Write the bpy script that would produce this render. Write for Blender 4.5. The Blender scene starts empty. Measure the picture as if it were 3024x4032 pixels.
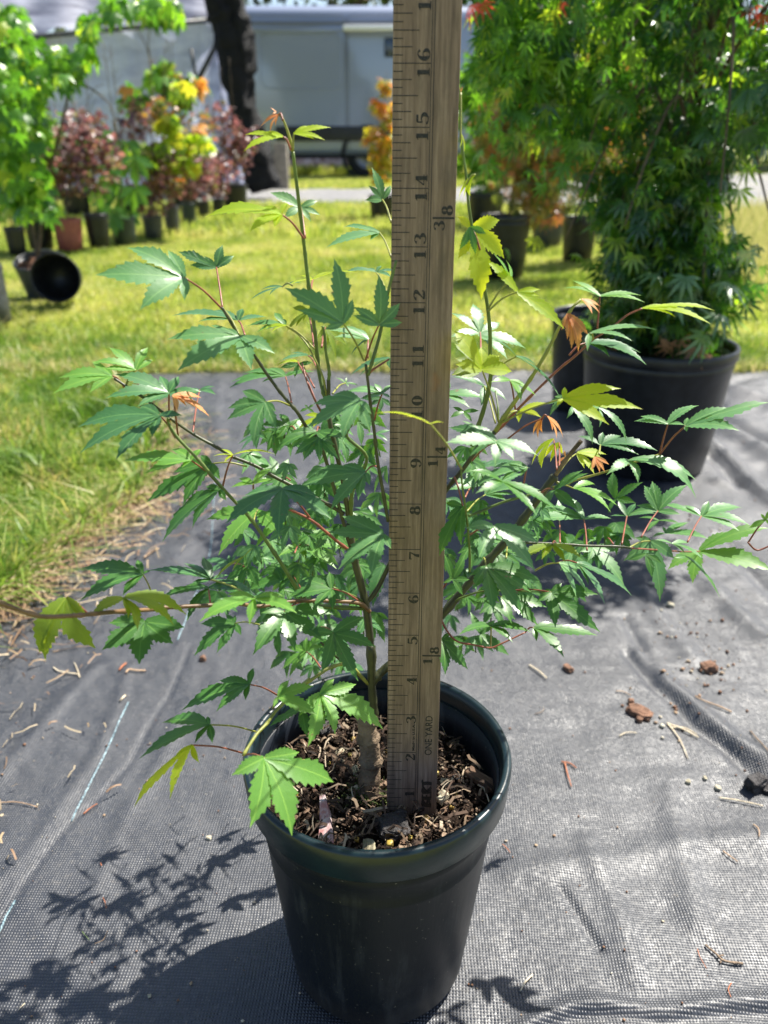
import bpy, bmesh, math, random
import numpy as np
from mathutils import Vector, Matrix, noise
random.seed(7); np.random.seed(7)
C = bpy.context.scene.collection
SC = bpy.context.scene

# ------------------------------------------------------------ camera
TH = math.radians(24.7); F = 3150.0; CZ = 0.505
cam = bpy.data.cameras.new('camera'); camo = bpy.data.objects.new('camera', cam); C.objects.link(camo)
camo.location = (0, 0, CZ); camo.rotation_euler = (math.pi/2 - TH, 0, 0)
cam.sensor_fit = 'VERTICAL'; cam.lens = 26.0; cam.sensor_height = 26.0*4032/F; cam.sensor_width = 26.0*3024/F
cam.clip_start = 0.02; cam.clip_end = 400
cam.dof.use_dof = True; cam.dof.focus_distance = 0.44; cam.dof.aperture_fstop = 8.5; cam.dof.aperture_blades = 0
SC.camera = camo

# ------------------------------------------------------------ light
SUN_EL = math.radians(56); SUN_AZ = math.radians(50)      # azimuth measured from +Y towards +X
w = bpy.data.worlds.new('World'); SC.world = w; w.use_nodes = True
nt = w.node_tree; nt.nodes.clear()
sky = nt.nodes.new('ShaderNodeTexSky'); sky.sky_type = 'NISHITA'; sky.sun_disc = False
sky.sun_elevation = SUN_EL; sky.sun_rotation = SUN_AZ; sky.air_density = 1.0; sky.dust_density = 1.2
bg = nt.nodes.new('ShaderNodeBackground'); bg.inputs['Strength'].default_value = 0.078
wo = nt.nodes.new('ShaderNodeOutputWorld'); nt.links.new(sky.outputs[0], bg.inputs[0]); nt.links.new(bg.outputs[0], wo.inputs[0])
sl = bpy.data.lights.new('sun', 'SUN'); sl.energy = 5.0; sl.angle = math.radians(0.55); sl.color = (1.0, 0.95, 0.86)
so = bpy.data.objects.new('sun', sl); C.objects.link(so)
SUNV = Vector((math.sin(SUN_AZ)*math.cos(SUN_EL), math.cos(SUN_AZ)*math.cos(SUN_EL), math.sin(SUN_EL)))
so.rotation_euler = SUNV.to_track_quat('Z', 'Y').to_euler()
SC.view_settings.view_transform = 'Standard'; SC.view_settings.look = 'None'; SC.view_settings.gamma = 1
SC.view_settings.exposure = 1.22
SC.view_settings.use_curve_mapping = False
SC.render.engine = 'CYCLES'; SC.cycles.use_denoising = True
SC.cycles.max_bounces = 8; SC.cycles.transparent_max_bounces = 8; SC.cycles.transmission_bounces = 4
SC.cycles.sample_clamp_indirect = 4.0

# ------------------------------------------------------------ helpers
def ray(px, py):
    u = (px-1512)/F; v = (py-2016)/F
    return Vector((u, math.cos(TH)-v*math.sin(TH), -math.sin(TH)-v*math.cos(TH)))
CAM = Vector((0, 0, CZ))
def at(px, py, Y):
    d = ray(px, py); return CAM + d*(Y/d.y)
def gnd(px, py, z=0.0):
    d = ray(px, py); return CAM + d*((z-CZ)/d.z)

def mk(name, verts, faces, mat=None, parent=None, smooth=True, uvs=None, mats=None):
    me = bpy.data.meshes.new(name); me.from_pydata([tuple(v) for v in verts], [], faces)
    if uvs is not None:
        ul = me.uv_layers.new(name='uv')
        li = np.zeros(len(me.loops), dtype=np.int32); me.loops.foreach_get('vertex_index', li)
        ul.data.foreach_set('uv', np.asarray(uvs, dtype=np.float32)[li].ravel())
    if mat: me.materials.append(mat)
    if smooth: me.polygons.foreach_set('use_smooth', [True]*len(me.polygons))
    me.update()
    o = bpy.data.objects.new(name, me); C.objects.link(o)
    if parent: o.parent = parent
    return o
def mk_np(name, V, Fc, mat, parent=None, smooth=False):
    me = bpy.data.meshes.new(name); V = np.asarray(V, np.float32); Fc = np.asarray(Fc, np.int32); n, k = Fc.shape
    me.vertices.add(len(V)); me.vertices.foreach_set('co', V.ravel())
    me.loops.add(n*k); me.loops.foreach_set('vertex_index', Fc.ravel())
    me.polygons.add(n); me.polygons.foreach_set('loop_start', np.arange(0, n*k, k, dtype=np.int32))
    me.update(calc_edges=True)
    if smooth: me.polygons.foreach_set('use_smooth', np.ones(n, bool))
    me.materials.append(mat); me.validate()
    o = bpy.data.objects.new(name, me); C.objects.link(o)
    if parent: o.parent = parent
    return o
def tag(o, label=None, cat=None, group=None, kind=None):
    if label: o['label'] = label
    if cat: o['category'] = cat
    if group: o['group'] = group
    if kind: o['kind'] = kind
    return o
def empty(name, loc=(0, 0, 0), rz=0, label=None, cat=None, group=None):
    o = bpy.data.objects.new(name, None); C.objects.link(o); o.location = loc; o.rotation_euler = (0, 0, rz)
    o.empty_display_size = .02
    return tag(o, label, cat, group)
def inst(name, me, parent=None, loc=(0,0,0), rot=(0,0,0), sc=(1,1,1)):
    o = bpy.data.objects.new(name, me); C.objects.link(o)
    o.location = loc; o.rotation_euler = rot; o.scale = sc if not isinstance(sc, (int, float)) else (sc,)*3
    if parent: o.parent = parent
    return o
def tube_geo(pts, rads, seg=8, V=None, Fc=None, cap=True):
    V = [] if V is None else V; Fc = [] if Fc is None else Fc
    pts = [Vector(p) for p in pts]; n = len(pts); up = Vector((0.13, 0.31, 0.94))
    base = len(V); px = None
    for i, p in enumerate(pts):
        t = (pts[min(i+1, n-1)] - pts[max(i-1, 0)]).normalized()
        a = t.cross(up) if px is None else px - t*px.dot(t)
        if a.length < 1e-4: a = t.cross(Vector((1, 0, 0)))
        a.normalize(); px = a; b = t.cross(a)
        for k in range(seg):
            an = 2*math.pi*k/seg
            V.append(p + (a*math.cos(an)+b*math.sin(an))*rads[i])
    for i in range(n-1):
        for k in range(seg):
            k2 = (k+1) % seg; o = base+i*seg
            Fc.append((o+k, o+k2, o+seg+k2, o+seg+k))
    if cap:
        Fc.append(tuple(base+k for k in range(seg))[::-1]); Fc.append(tuple(base+(n-1)*seg+k for k in range(seg)))
    return V, Fc
def smooth_path(pts, sub=4):
    pts = [Vector(p) for p in pts]
    if len(pts) < 3: return pts
    out = []
    for i in range(len(pts)-1):
        p0 = pts[max(i-1, 0)]; p1 = pts[i]; p2 = pts[i+1]; p3 = pts[min(i+2, len(pts)-1)]
        for k in range(sub):
            t = k/sub
            out.append(0.5*((2*p1)+(p2-p0)*t+(2*p0-5*p1+4*p2-p3)*t*t+(3*p1-p0-3*p2+p3)*t**3))
    out.append(pts[-1]); return out
def lathe(name, prof, seg, mat, parent=None, closed=False):
    V = []; Fc = []
    for (r, z) in prof:
        for k in range(seg):
            a = 2*math.pi*k/seg; V.append((r*math.cos(a), r*math.sin(a), z))
    n = len(prof)
    for i in range(n-1):
        for k in range(seg):
            k2 = (k+1) % seg; Fc.append((i*seg+k, i*seg+k2, (i+1)*seg+k2, (i+1)*seg+k))
    if closed: Fc.append(tuple(range(seg))[::-1])
    return mk(name, V, Fc, mat, parent)
def box(name, lo, hi, mat, parent=None, bev=0):
    bm = bmesh.new(); bmesh.ops.create_cube(bm, size=1)
    lo = Vector(lo); hi = Vector(hi)
    for v in bm.verts:
        v.co = Vector([(lo[i]+hi[i])/2 + v.co[i]*(hi[i]-lo[i]) for i in range(3)])
    if bev: bmesh.ops.bevel(bm, geom=bm.edges[:], offset=bev, segments=3, affect='EDGES', profile=.5)
    me = bpy.data.meshes.new(name); bm.to_mesh(me); bm.free(); me.materials.append(mat)
    if bev: me.polygons.foreach_set('use_smooth', [True]*len(me.polygons))
    o = bpy.data.objects.new(name, me); C.objects.link(o)
    if parent: o.parent = parent
    return o

# ------------------------------------------------------------ materials
class NT:
    def __init__(s, name):
        s.m = bpy.data.materials.new(name); s.m.use_nodes = True; s.t = s.m.node_tree; s.t.nodes.clear()
        s.out = s.t.nodes.new('ShaderNodeOutputMaterial')
    def n(s, typ, ins=None, **kw):
        nd = s.t.nodes.new(typ)
        for k, v in kw.items(): setattr(nd, k, v)
        for k, v in (ins or {}).items():
            if isinstance(v, bpy.types.NodeSocket): s.t.links.new(v, nd.inputs[k])
            else:
                try: nd.inputs[k].default_value = v
                except Exception: nd.inputs[k].default_value = (*v, 1) if len(v) == 3 else v
        return nd
    def surf(s, sock): s.t.links.new(sock, s.out.inputs['Surface']); return s.m
    def coord(s, which='Object', scale=(1, 1, 1), rot=(0,0,0)):
        tc = s.n('ShaderNodeTexCoord'); mp = s.n('ShaderNodeMapping', {'Vector': tc.outputs[which], 'Scale': scale, 'Rotation': rot})
        return mp.outputs[0]
    def noise(s, vec, scale, detail=4, rough=.55):
        return s.n('ShaderNodeTexNoise', {'Vector': vec, 'Scale': scale, 'Detail': detail, 'Roughness': rough}).outputs['Fac']
    def ramp(s, fac, stops):
        r = s.n('ShaderNodeValToRGB', {'Fac': fac}); e = r.color_ramp.elements
        e[0].position, e[0].color = stops[0][0], (*stops[0][1], 1); e[1].position, e[1].color = stops[-1][0], (*stops[-1][1], 1)
        for p, c in stops[1:-1]:
            x = e.new(p); x.color = (*c, 1)
        return r.outputs[0]
    def mix(s, f, a, b, typ='MIX'):
        m = s.n('ShaderNodeMix', data_type='RGBA', blend_type=typ)
        for k, v in ((0, f), (6, a), (7, b)):
            if isinstance(v, bpy.types.NodeSocket): s.t.links.new(v, m.inputs[k])
            elif k == 0: m.inputs[0].default_value = v
            else: m.inputs[k].default_value = (*v, 1)
        return m.outputs[2]
    def math(s, op, a, b=0.0, c=None):
        m = s.n('ShaderNodeMath', operation=op)
        for k, v in ((0, a), (1, b), (2, c)):
            if v is None: continue
            if isinstance(v, bpy.types.NodeSocket): s.t.links.new(v, m.inputs[k])
            else: m.inputs[k].default_value = v
        return m.outputs[0]
    def bump(s, h, st=.3, dist=.001):
        return s.n('ShaderNodeBump', {'Height': h, 'Strength': st, 'Distance': dist}).outputs[0]
    def pbr(s, col, rough=.5, nrm=None, spec=.5, metal=0, **kw):
        ins = {'Base Color': col, 'Roughness': rough, 'Metallic': metal, 'Specular IOR Level': spec}
        if nrm is not None: ins['Normal'] = nrm
        ins.update(kw)
        return s.n('ShaderNodeBsdfPrincipled', ins)

def simple(name, col, rough=.6, var=.25, scale=30, spec=.5, bump=.2, bd=.001, metal=0):
    a = NT(name); v = a.coord(); nz = a.noise(v, scale)
    c2 = tuple(x*(1-var) for x in col); c3 = tuple(min(1, x*(1+var)) for x in col)
    c = a.ramp(nz, [(.3, c2), (.7, c3)])
    return a.surf(a.pbr(c, rough, a.bump(a.noise(v, scale*4), bump, bd), spec, metal).outputs[0])

def leafmat(name, c_lo, c_hi, trans, tmix=.42, rough=.42, edge=None, veins=True, spec=.5):
    a = NT(name)
    oi = a.n('ShaderNodeObjectInfo'); uv = a.n('ShaderNodeTexCoord').outputs['UV']
    sp = a.n('ShaderNodeSeparateXYZ', {0: uv}); u = sp.outputs[0]; v = sp.outputs[1]
    base = a.mix(oi.outputs['Random'], c_lo, c_hi)
    ob = a.coord('Object'); nz = a.noise(ob, 90, 4)
    base = a.mix(a.math('MULTIPLY', nz, .5), base, tuple(x*1.5 for x in c_hi))
    au = a.math('ABSOLUTE', a.math('SUBTRACT', u, .5))
    nrm = None; tcol = a.mix(oi.outputs['Random'], trans, tuple(min(1, x*1.25) for x in trans))
    if veins:
        mid = a.math('LESS_THAN', au, .022)
        lat = a.math('SUBTRACT', a.math('MULTIPLY', v, 11.0), a.math('MULTIPLY', au, 6.0))
        fr = a.math('FRACT', lat); lv = a.math('LESS_THAN', fr, .10)
        vv = a.math('MAXIMUM', mid, a.math('MULTIPLY', lv, .38))
        base = a.mix(a.math('MULTIPLY', vv, .55), base, (c_hi[0]*2.6+.03, c_hi[1]*2.0+.05, c_hi[2]*1.8+.01))
        tcol = a.mix(a.math('MULTIPLY', vv, .4), tcol, tuple(x*.55 for x in trans))
        h = a.math('ADD', a.math('MULTIPLY', vv, -.8), a.math('MULTIPLY', nz, .8))
        nrm = a.bump(h, .5, .0006)
    if edge:
        ef = a.n('ShaderNodeMapRange', {'Value': v, 1: .72, 2: 1.0, 3: 0.0, 4: 1.0}).outputs[0]
        ef = a.math('MULTIPLY', ef, a.math('ADD', nz, .3))
        base = a.mix(ef, base, edge); tcol = a.mix(ef, tcol, edge)
    if veins:
        sp_ = a.math('MULTIPLY', a.n('ShaderNodeMapRange', {'Value': a.noise(ob, 210, 3, .6), 1: .69, 2: .73}).outputs[0], a.math('GREATER_THAN', oi.outputs['Random'], .45))
        base = a.mix(a.math('MULTIPLY', sp_, .8), base, (.22, .15, .07)); tcol = a.mix(sp_, tcol, (.20, .13, .05))
        rough = a.n('ShaderNodeMapRange', {'Value': a.noise(ob, 60, 3), 1: .3, 2: .7, 3: rough-.08, 4: rough+.16}).outputs[0]
    b = a.pbr(base, rough, nrm, spec)
    tr = a.n('ShaderNodeBsdfTranslucent', {'Color': tcol})
    if nrm is not None: a.t.links.new(nrm, tr.inputs['Normal'])
    return a.surf(a.n('ShaderNodeMixShader', {0: tmix, 1: b.outputs[0], 2: tr.outputs[0]}).outputs[0])

def islandmat(name, stops, trans, tmix=.35, rough=.5, spec=.4, pos=0):
    a = NT(name); g = a.n('ShaderNodeNewGeometry'); r = g.outputs['Random Per Island']
    if pos:
        nn = a.noise(a.coord(), pos, 4, .6); r = a.math('ADD', a.math('MULTIPLY', r, .55), a.n('ShaderNodeMapRange', {'Value': nn, 1: .32, 2: .68, 3: -.12, 4: .58}).outputs[0])
    c = a.ramp(r, stops)
    if trans is not None:
        t = a.mix(1.0, c, trans, 'MULTIPLY')
        tr = a.n('ShaderNodeBsdfTranslucent', {'Color': t}); b = a.pbr(c, rough, None, spec)
        return a.surf(a.n('ShaderNodeMixShader', {0: tmix, 1: b.outputs[0], 2: tr.outputs[0]}).outputs[0])
    return a.surf(a.pbr(c, rough, None, spec).outputs[0])

M = {}
M['green'] = leafmat('mature_leaf', (.030, .095, .020), (.050, .145, .030), (.16, .40, .025), .27, .36)
M['teal']  = leafmat('bluish_leaf', (.036, .108, .036), (.052, .145, .050), (.11, .28, .035), .22, .34)
M['pale']  = leafmat('sheen_toned_leaf', (.062, .165, .050), (.09, .215, .075), (.20, .42, .05), .28, .38, spec=.6)  # lighter base colour carries the pale sheen of the leaf tops
M['light'] = leafmat('light_leaf', (.075, .20, .035), (.11, .26, .045), (.32, .60, .05), .42, .38)
M['yellow'] = leafmat('new_leaf', (.22, .36, .02), (.30, .42, .03), (.80, .95, .03), .60, .45, edge=(.45, .30, .06))
M['olive'] = leafmat('olive_leaf', (.10, .17, .02), (.14, .22, .02), (.42, .52, .02), .5, .45, edge=(.25, .10, .02))
M['red'] = leafmat('reddish_young_leaf', (.42, .16, .07), (.50, .24, .09), (.80, .36, .08), .45, .5, edge=(.55, .08, .06))
M['stem_green'] = simple('green_stem', (.10, .15, .03), .45, .35, 120)
M['stem_dark'] = simple('dark_stem', (.05, .055, .022), .45, .4, 120)
M['stem_red'] = simple('red_petiole', (.24, .075, .045), .45, .3, 160)
M['stem_yellow'] = simple('yellow_stem', (.24, .25, .05), .45, .3, 120)
M['stem_brown'] = simple('brown_shoot', (.15, .085, .035), .5, .35, 140)
M['bark'] = simple('grey_bark', (.19, .14, .095), .85, .5, 110, .2, .9, .002)
M['pot'] = None

# ------------------------------------------------------------ ground, lawn, road
a = NT('lawn_soil'); v = a.coord()
c = a.mix(a.noise(v, 9, 6), (.13, .17, .03), (.30, .29, .10))
c = a.mix(a.n('ShaderNodeMapRange', {'Value': a.noise(v, 1.3, 5), 1: .45, 2: .65}).outputs[0], c, (.34, .36, .11))
M['lawn'] = a.surf(a.pbr(c, .9, a.bump(a.noise(v, 60, 5), .8, .02), .2).outputs[0])
mk('ground', [(-160, -20, -.012), (160, -20, -.012), (160, 260, -.012), (-160, 260, -.012)], [(0, 1, 2, 3)], M['lawn'], smooth=False)['kind'] = 'structure'

a = NT('gravel'); v = a.coord(); vo = a.n('ShaderNodeTexVoronoi', {'Vector': v, 'Scale': 45})
c = a.mix(a.n('ShaderNodeSeparateColor', {0: vo.outputs['Color']}).outputs[0], (.15, .15, .155), (.32, .315, .31))
c = a.mix(a.n('ShaderNodeMapRange', {'Value': a.noise(v, 1.2, 5), 1: .5, 2: .7}).outputs[0], c, (.36, .34, .27))
M['gravel'] = a.surf(a.pbr(c, .85, a.bump(vo.outputs['Distance'], .9, .02), .3).outputs[0])
def roadstrip():
    near = [(-2.3, 7.9), (-1.2, 7.95), (0, 7.9), (1.2, 7.7), (2.2, 7.3), (3.0, 7.0), (4.5, 6.2), (8, 4.6), (20, 0)]
    far = [(-2.6, 10.6), (-1.4, 10.8), (0, 10.9), (1.5, 11.6), (3.2, 13.2), (5, 15.0), (9, 17), (16, 18), (40, 18)]
    V = []; Fc = []
    n = 110
    A = smooth_path([(x, y, 0) for x, y in near], 20); B = smooth_path([(x, y, 0) for x, y in far], 20)
    m = min(len(A), len(B))
    for i in range(m):
        wob = .12*math.sin(i*.7)+.08*math.sin(i*1.9)
        for k in range(5):
            t = k/4; p = A[i].lerp(B[i], t); V.append((p.x, p.y+(wob if k in (0, 4) else 0), -.006+.02*math.sin(t*math.pi)))
    for i in range(m-1):
        for k in range(4):
            o = i*5+k; Fc.append((o, o+5, o+6, o+1))
    tag(mk('gravel_road', V, Fc, M['gravel']), kind='structure')
roadstrip()

# ------------------------------------------------------------ weed barrier fabric
fl = [(380, 1482), (560, 1560), (640, 1690), (640, 1800), (600, 1930), (480, 2020), (330, 2110), (190, 2210), (60, 2330), (-120, 2440), (-420, 2600)]
FP = [gnd(*p).xy for p in fl]
FPOLY = [Vector((1.75, 1.93)), Vector((1.2, 1.95)), Vector((.6, 1.935)), Vector((.1, 1.925)), Vector((-.25, 1.93)), Vector((-.5, 1.90))] + list(FP) + [Vector((-.75, .3)), Vector((-.75, .05)), Vector((1.75, .05))]
PX = np.array([p.x for p in FPOLY]); PY = np.array([p.y for p in FPOLY])
def inpoly(x, y):
    x = np.asarray(x); y = np.asarray(y); c = np.zeros(x.shape, bool); j = len(PX)-1
    for i in range(len(PX)):
        cond = ((PY[i] > y) != (PY[j] > y)) & (x < (PX[j]-PX[i])*(y-PY[i])/(PY[j]-PY[i]+1e-12)+PX[i])
        c ^= cond; j = i
    return c
def pnoise(x, y, sc, ang=0, st=1.0, seed=0, octv=3):
    ca, sa = math.cos(ang), math.sin(ang); u = (x*ca+y*sa)*sc; v_ = (-x*sa+y*ca)*sc/st
    out = np.zeros_like(x); amp = 1; rs = np.random.RandomState(seed)
    for o in range(octv):
        g = rs.rand(256, 256)*2-1
        iu = np.floor(u).astype(int); iv = np.floor(v_).astype(int); fu = u-iu; fv = v_-iv
        fu = fu*fu*(3-2*fu); fv = fv*fv*(3-2*fv)
        G = lambda p, q: g[p % 256, q % 256]
        out += amp*(G(iu, iv)*(1-fu)*(1-fv)+G(iu+1, iv)*fu*(1-fv)+G(iu, iv+1)*(1-fu)*fv+G(iu+1, iv+1)*fu*fv)
        amp *= .5; u = u*2.1+7; v_ = v_*2.1+3
    return out
def crop(ox, oy, s, pts): return [(ox+p[0]*s, oy+p[1]*s) for p in pts]
CR = [  # creases (photo pixels), amplitude, width
 (crop(0, 2688, .9114, [(-200, 1250), (0, 1045), (100, 880), (300, 620), (420, 510), (560, 350), (620, 240), (750, 20), (820, -150)]), -.0016, .0028),
 (crop(0, 2688, .9114, [(-100, 960), (150, 700), (340, 430), (460, 230), (560, -60)]), .0016, .007),
 (crop(0, 2688, .9114, [(380, 1000), (470, 760), (560, 560), (700, 330), (800, 100)]), .0018, .008),
 (crop(0, 2688, .9114, [(-100, 520), (60, 330), (240, 120), (420, -60)]), .0022, .009),
 (crop(1512, 2688, .9114, [(1060, -120), (1150, 0), (1250, 80), (1330, 180), (1450, 260), (1600, 400), (1800, 560)]), -.006, .008),
 (crop(1512, 2688, .9114, [(1100, -120), (1210, 0), (1330, 100), (1520, 260), (1720, 380)]), .006, .010),
 (crop(1512, 2688, .9114, [(760, 900), (820, 985), (870, 1070), (930, 1160)]), -.003, .003),
 (crop(1512, 2688, .9114, [(880, 700), (960, 900), (1040, 1100), (1080, 1300)]), .0025, .010),
 (crop(1512, 2688, .9114, [(560, 1540), (700, 1450), (900, 1405), (1200, 1440), (1450, 1405), (1760, 1380)]), .004, .006),
 (crop(1512, 2688, .9114, [(560, 1580), (700, 1490), (900, 1440), (1200, 1470), (1450, 1440), (1760, 1420)]), -.003, .004),
 (crop(1512, 2688, .9114, [(1230, 480), (1280, 700), (1330, 900), (1350, 1050)]), .003, .012),
 (crop(1512, 2688, .9114, [(560, 830), (760, 800), (1000, 770), (1300, 700), (1659, 670)]), .0025, .012),
 (crop(2200, 1500, .4973, [(1180, 520), (1300, 610), (1450, 760), (1659, 950), (1900, 1150)]), .012, .014),
 (crop(2200, 1500, .4973, [(1200, 600), (1330, 700), (1450, 860), (1600, 1050), (1900, 1350)]), -.012, .016),
 (crop(2200, 1500, .4973, [(1280, 820), (1420, 870), (1560, 1000), (1800, 1260)]), .010, .014),
 (crop(2200, 1500, .4973, [(1300, 1250), (1450, 1430), (1600, 1620), (1800, 1800)]), -.006, .012),
 (crop(2200, 1500, .4973, [(520, 1880), (600, 2020), (680, 2180), (760, 2360)]), -.004, .007),
 (crop(2200, 1500, .4973, [(640, 1650), (760, 1830), (900, 2010), (1050, 2190)]), .004, .012),
 (crop(2200, 1500, .4973, [(1200, 1650), (1400, 1850), (1659, 2080)]), .006, .014),
 ([(860, 1480), (850, 1700), (850, 1950), (700, 2200), (560, 2500)], .003, .02),
 ([(2600, 1480), (2900, 1560), (3200, 1640)], .02, .04), ([(2750, 1640), (2950, 1760), (3150, 1900)], .014, .02), ([(2700, 1500), (2850, 1650), (3050, 1750)], -.014, .02),
]
CRG = []
for pts, am, wd in CR:
    q = smooth_path([gnd(*p) for p in pts], 6); CRG.append((np.array([(p.x, p.y) for p in q]), am, wd))
def fabric_h(x, y):
    x = np.asarray(x, float); y = np.asarray(y, float)
    far = np.clip((y-.5)/1.2, 0, 1)
    h = .0018*pnoise(x, y, 9, .5, 3.0, 1) + .0010*pnoise(x, y, 26, .75, 4.0, 2) + (.0012+.006*far)*pnoise(x, y, 13, -.9, 2.5, 3)*np.clip(.4+x, 0.25, 1.3)
    h += .0010*pnoise(x, y, 42, .75, 5, 4, 2)*np.clip(.6-x*1.5, .2, 1.2) + .0006*pnoise(x, y, 70, 1.5, 5, 8, 2)*np.clip(.3+x*2.5, .15, 1)+.0009*pnoise(x, y, 120, .2, 3, 15, 2)*np.clip(y-.3, 0, .6)
    pot = np.exp(-(((x+.004)**2+(y-.374)**2)/.09**2)**2)
    for P, am, wd in CRG:
        d = np.full(x.shape, 9.0)
        for i in range(len(P)-1):
            ax, ay = P[i]; bx, by = P[i+1]; L = (bx-ax)**2+(by-ay)**2+1e-12
            t = np.clip(((x-ax)*(bx-ax)+(y-ay)*(by-ay))/L, 0, 1)
            d = np.minimum(d, np.hypot(x-ax-t*(bx-ax), y-ay-t*(by-ay)))
        h += am*np.exp(-(d/wd)**2)
    return h*(1-.9*pot)
def fabric():
    ys = np.concatenate([np.linspace(.16, .9, 300), .9+(np.linspace(0, 1, 131)[1:]**1.2)*1.12])
    xs = np.concatenate([np.linspace(-1.15, -.42, 70)[:-1], np.linspace(-.42, .48, 300), np.linspace(.48, 1.7, 130)[1:]])
    X, Y = np.meshgrid(xs, ys); Z = fabric_h(X, Y)
    nx = len(xs); ny = len(ys); V = np.stack([X.ravel(), Y.ravel(), Z.ravel()+.002], 1)
    idx = np.arange(nx*ny).reshape(ny, nx)
    Fc = np.stack([idx[:-1, :-1].ravel(), idx[:-1, 1:].ravel(), idx[1:, 1:].ravel(), idx[1:, :-1].ravel()], 1)
    cx = V[Fc].mean(1); wob = .012*pnoise(cx[:, 0], cx[:, 1], 30, 0, 1, 9)
    keep = inpoly(cx[:, 0]+wob, cx[:, 1]+wob); Fc = Fc[keep]
    used = np.unique(Fc); mp = np.zeros(len(V), int); mp[used] = np.arange(len(used))
    a = NT('woven_black_fabric'); v = a.coord()
    P = 2*math.pi/.0021
    mp2 = a.n('ShaderNodeMapping', {'Vector': v, 'Scale': (P, P, P), 'Rotation': (0, 0, .035)})
    wn = a.n('ShaderNodeTexNoise', {'Vector': v, 'Scale': 9, 'Detail': 3})
    sc_ = a.n('ShaderNodeVectorMath', {0: wn.outputs['Color']}, operation='SCALE'); sc_.inputs['Scale'].default_value = 26.0
    wv = a.n('ShaderNodeVectorMath', {0: mp2.outputs[0], 1: sc_.outputs[0]}, operation='ADD')
    s = a.n('ShaderNodeSeparateXYZ', {0: wv.outputs[0]})
    sx = a.math('SINE', s.outputs[0]); sy = a.math('SINE', s.outputs[1])
    kx = a.math('MULTIPLY_ADD', a.math('COSINE', s.outputs[0]), .5, .5); ky = a.math('MULTIPLY_ADD', a.math('COSINE', s.outputs[1]), .5, .5)
    h = a.math('MULTIPLY', kx, ky)
    vary = a.n('ShaderNodeMapRange', {'Value': a.noise(v, 330, 2), 1: .35, 2: .65, 3: .35, 4: 1.15}).outputs[0]
    nx_ = a.math('MULTIPLY', a.math('MULTIPLY', sx, ky), vary); ny_ = a.math('MULTIPLY', a.math('MULTIPLY', sy, kx), vary)
    off_ = a.n('ShaderNodeCombineXYZ', {0: a.math('MULTIPLY', nx_, .80), 1: a.math('MULTIPLY', ny_, .80)})
    bnrm = a.bump(a.noise(v, 45, 5), .35, .004)
    nadd = a.n('ShaderNodeVectorMath', {0: bnrm, 1: off_.outputs[0]}, operation='ADD')
    nfin = a.n('ShaderNodeVectorMath', {0: nadd.outputs[0]}, operation='NORMALIZE').outputs[0]
    gap = a.n('ShaderNodeMapRange', {'Value': h, 1: .02, 2: .20, 3: 1.0, 4: 0.0}).outputs[0]
    dust = a.n('ShaderNodeMapRange', {'Value': a.noise(v, 7, 7, .62), 1: .42, 2: .78}).outputs[0]
    dots = a.n('ShaderNodeMapRange', {'Value': a.noise(v, 260, 3, .6), 1: .56, 2: .75}).outputs[0]
    c = a.mix(dust, (.025, .029, .039), (.076, .080, .090))
    c = a.mix(a.math('MULTIPLY', dots, .35), c, (.24, .22, .19))
    c = a.mix(a.math('MULTIPLY', gap, .7), c, (.010, .011, .014))
    rg = a.n('ShaderNodeMapRange', {'Value': a.noise(v, 40, 4), 1: .3, 2: .7, 3: .41, 4: .56}).outputs[0]
    bs = a.pbr(c, rg, nfin, .85, 0)
    mat = a.surf(bs.outputs[0])
    o = mk_np('ground_cloth', V[used], mp[Fc], mat, smooth=True); o['kind'] = 'structure'
fabric()

# blue marker thread woven into the cloth
a = NT('blue_thread'); v = a.coord(); nzz = a.noise(v, 500, 2)
M['thread'] = a.surf(a.pbr(a.mix(a.n('ShaderNodeMapRange', {'Value': nzz, 1: .42, 2: .58}).outputs[0], (.06, .11, .14), (.30, .42, .46)), .6).outputs[0])
def thread(pts, cut=None):
    q = smooth_path([gnd(*p) for p in pts], 14); V = []; Fc = []
    hs = fabric_h(np.array([p.x for p in q]), np.array([p.y for p in q]))
    tube_geo([(p.x, p.y, hs[i]+.0026+.0004*math.sin(i*1.7)) for i, p in enumerate(q)], [.0006 if i % 2 else .0009 for i in range(len(q))], 6, V, Fc)
    return V, Fc
V1, F1 = thread([(850, 1860), (842, 1990), (838, 2060), (825, 2190), (790, 2300), (700, 2530)])
tag(mk('thread', V1, F1, M['thread']), 'pale blue marker thread running down the cloth behind the low left twig', 'thread', 'blue marker threads in the cloth')
V1, F1 = thread(crop(0, 2688, .9114, [(556, 98), (520, 170), (480, 260), (440, 345), (400, 420), (350, 520), (310, 602)]))
tag(mk('thread', V1, F1, M['thread']), 'short twisted pale blue thread left of the front pot, beside the dark crease', 'thread', 'blue marker threads in the cloth')
V1, F1 = thread(crop(0, 2688, .9114, [(66, 950), (30, 1010), (8, 1070), (-40, 1160)]))
tag(mk('thread', V1, F1, M['thread']), 'bit of blue thread surfacing lowest, above the far left leaf shadow', 'thread', 'blue marker threads in the cloth')

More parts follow.
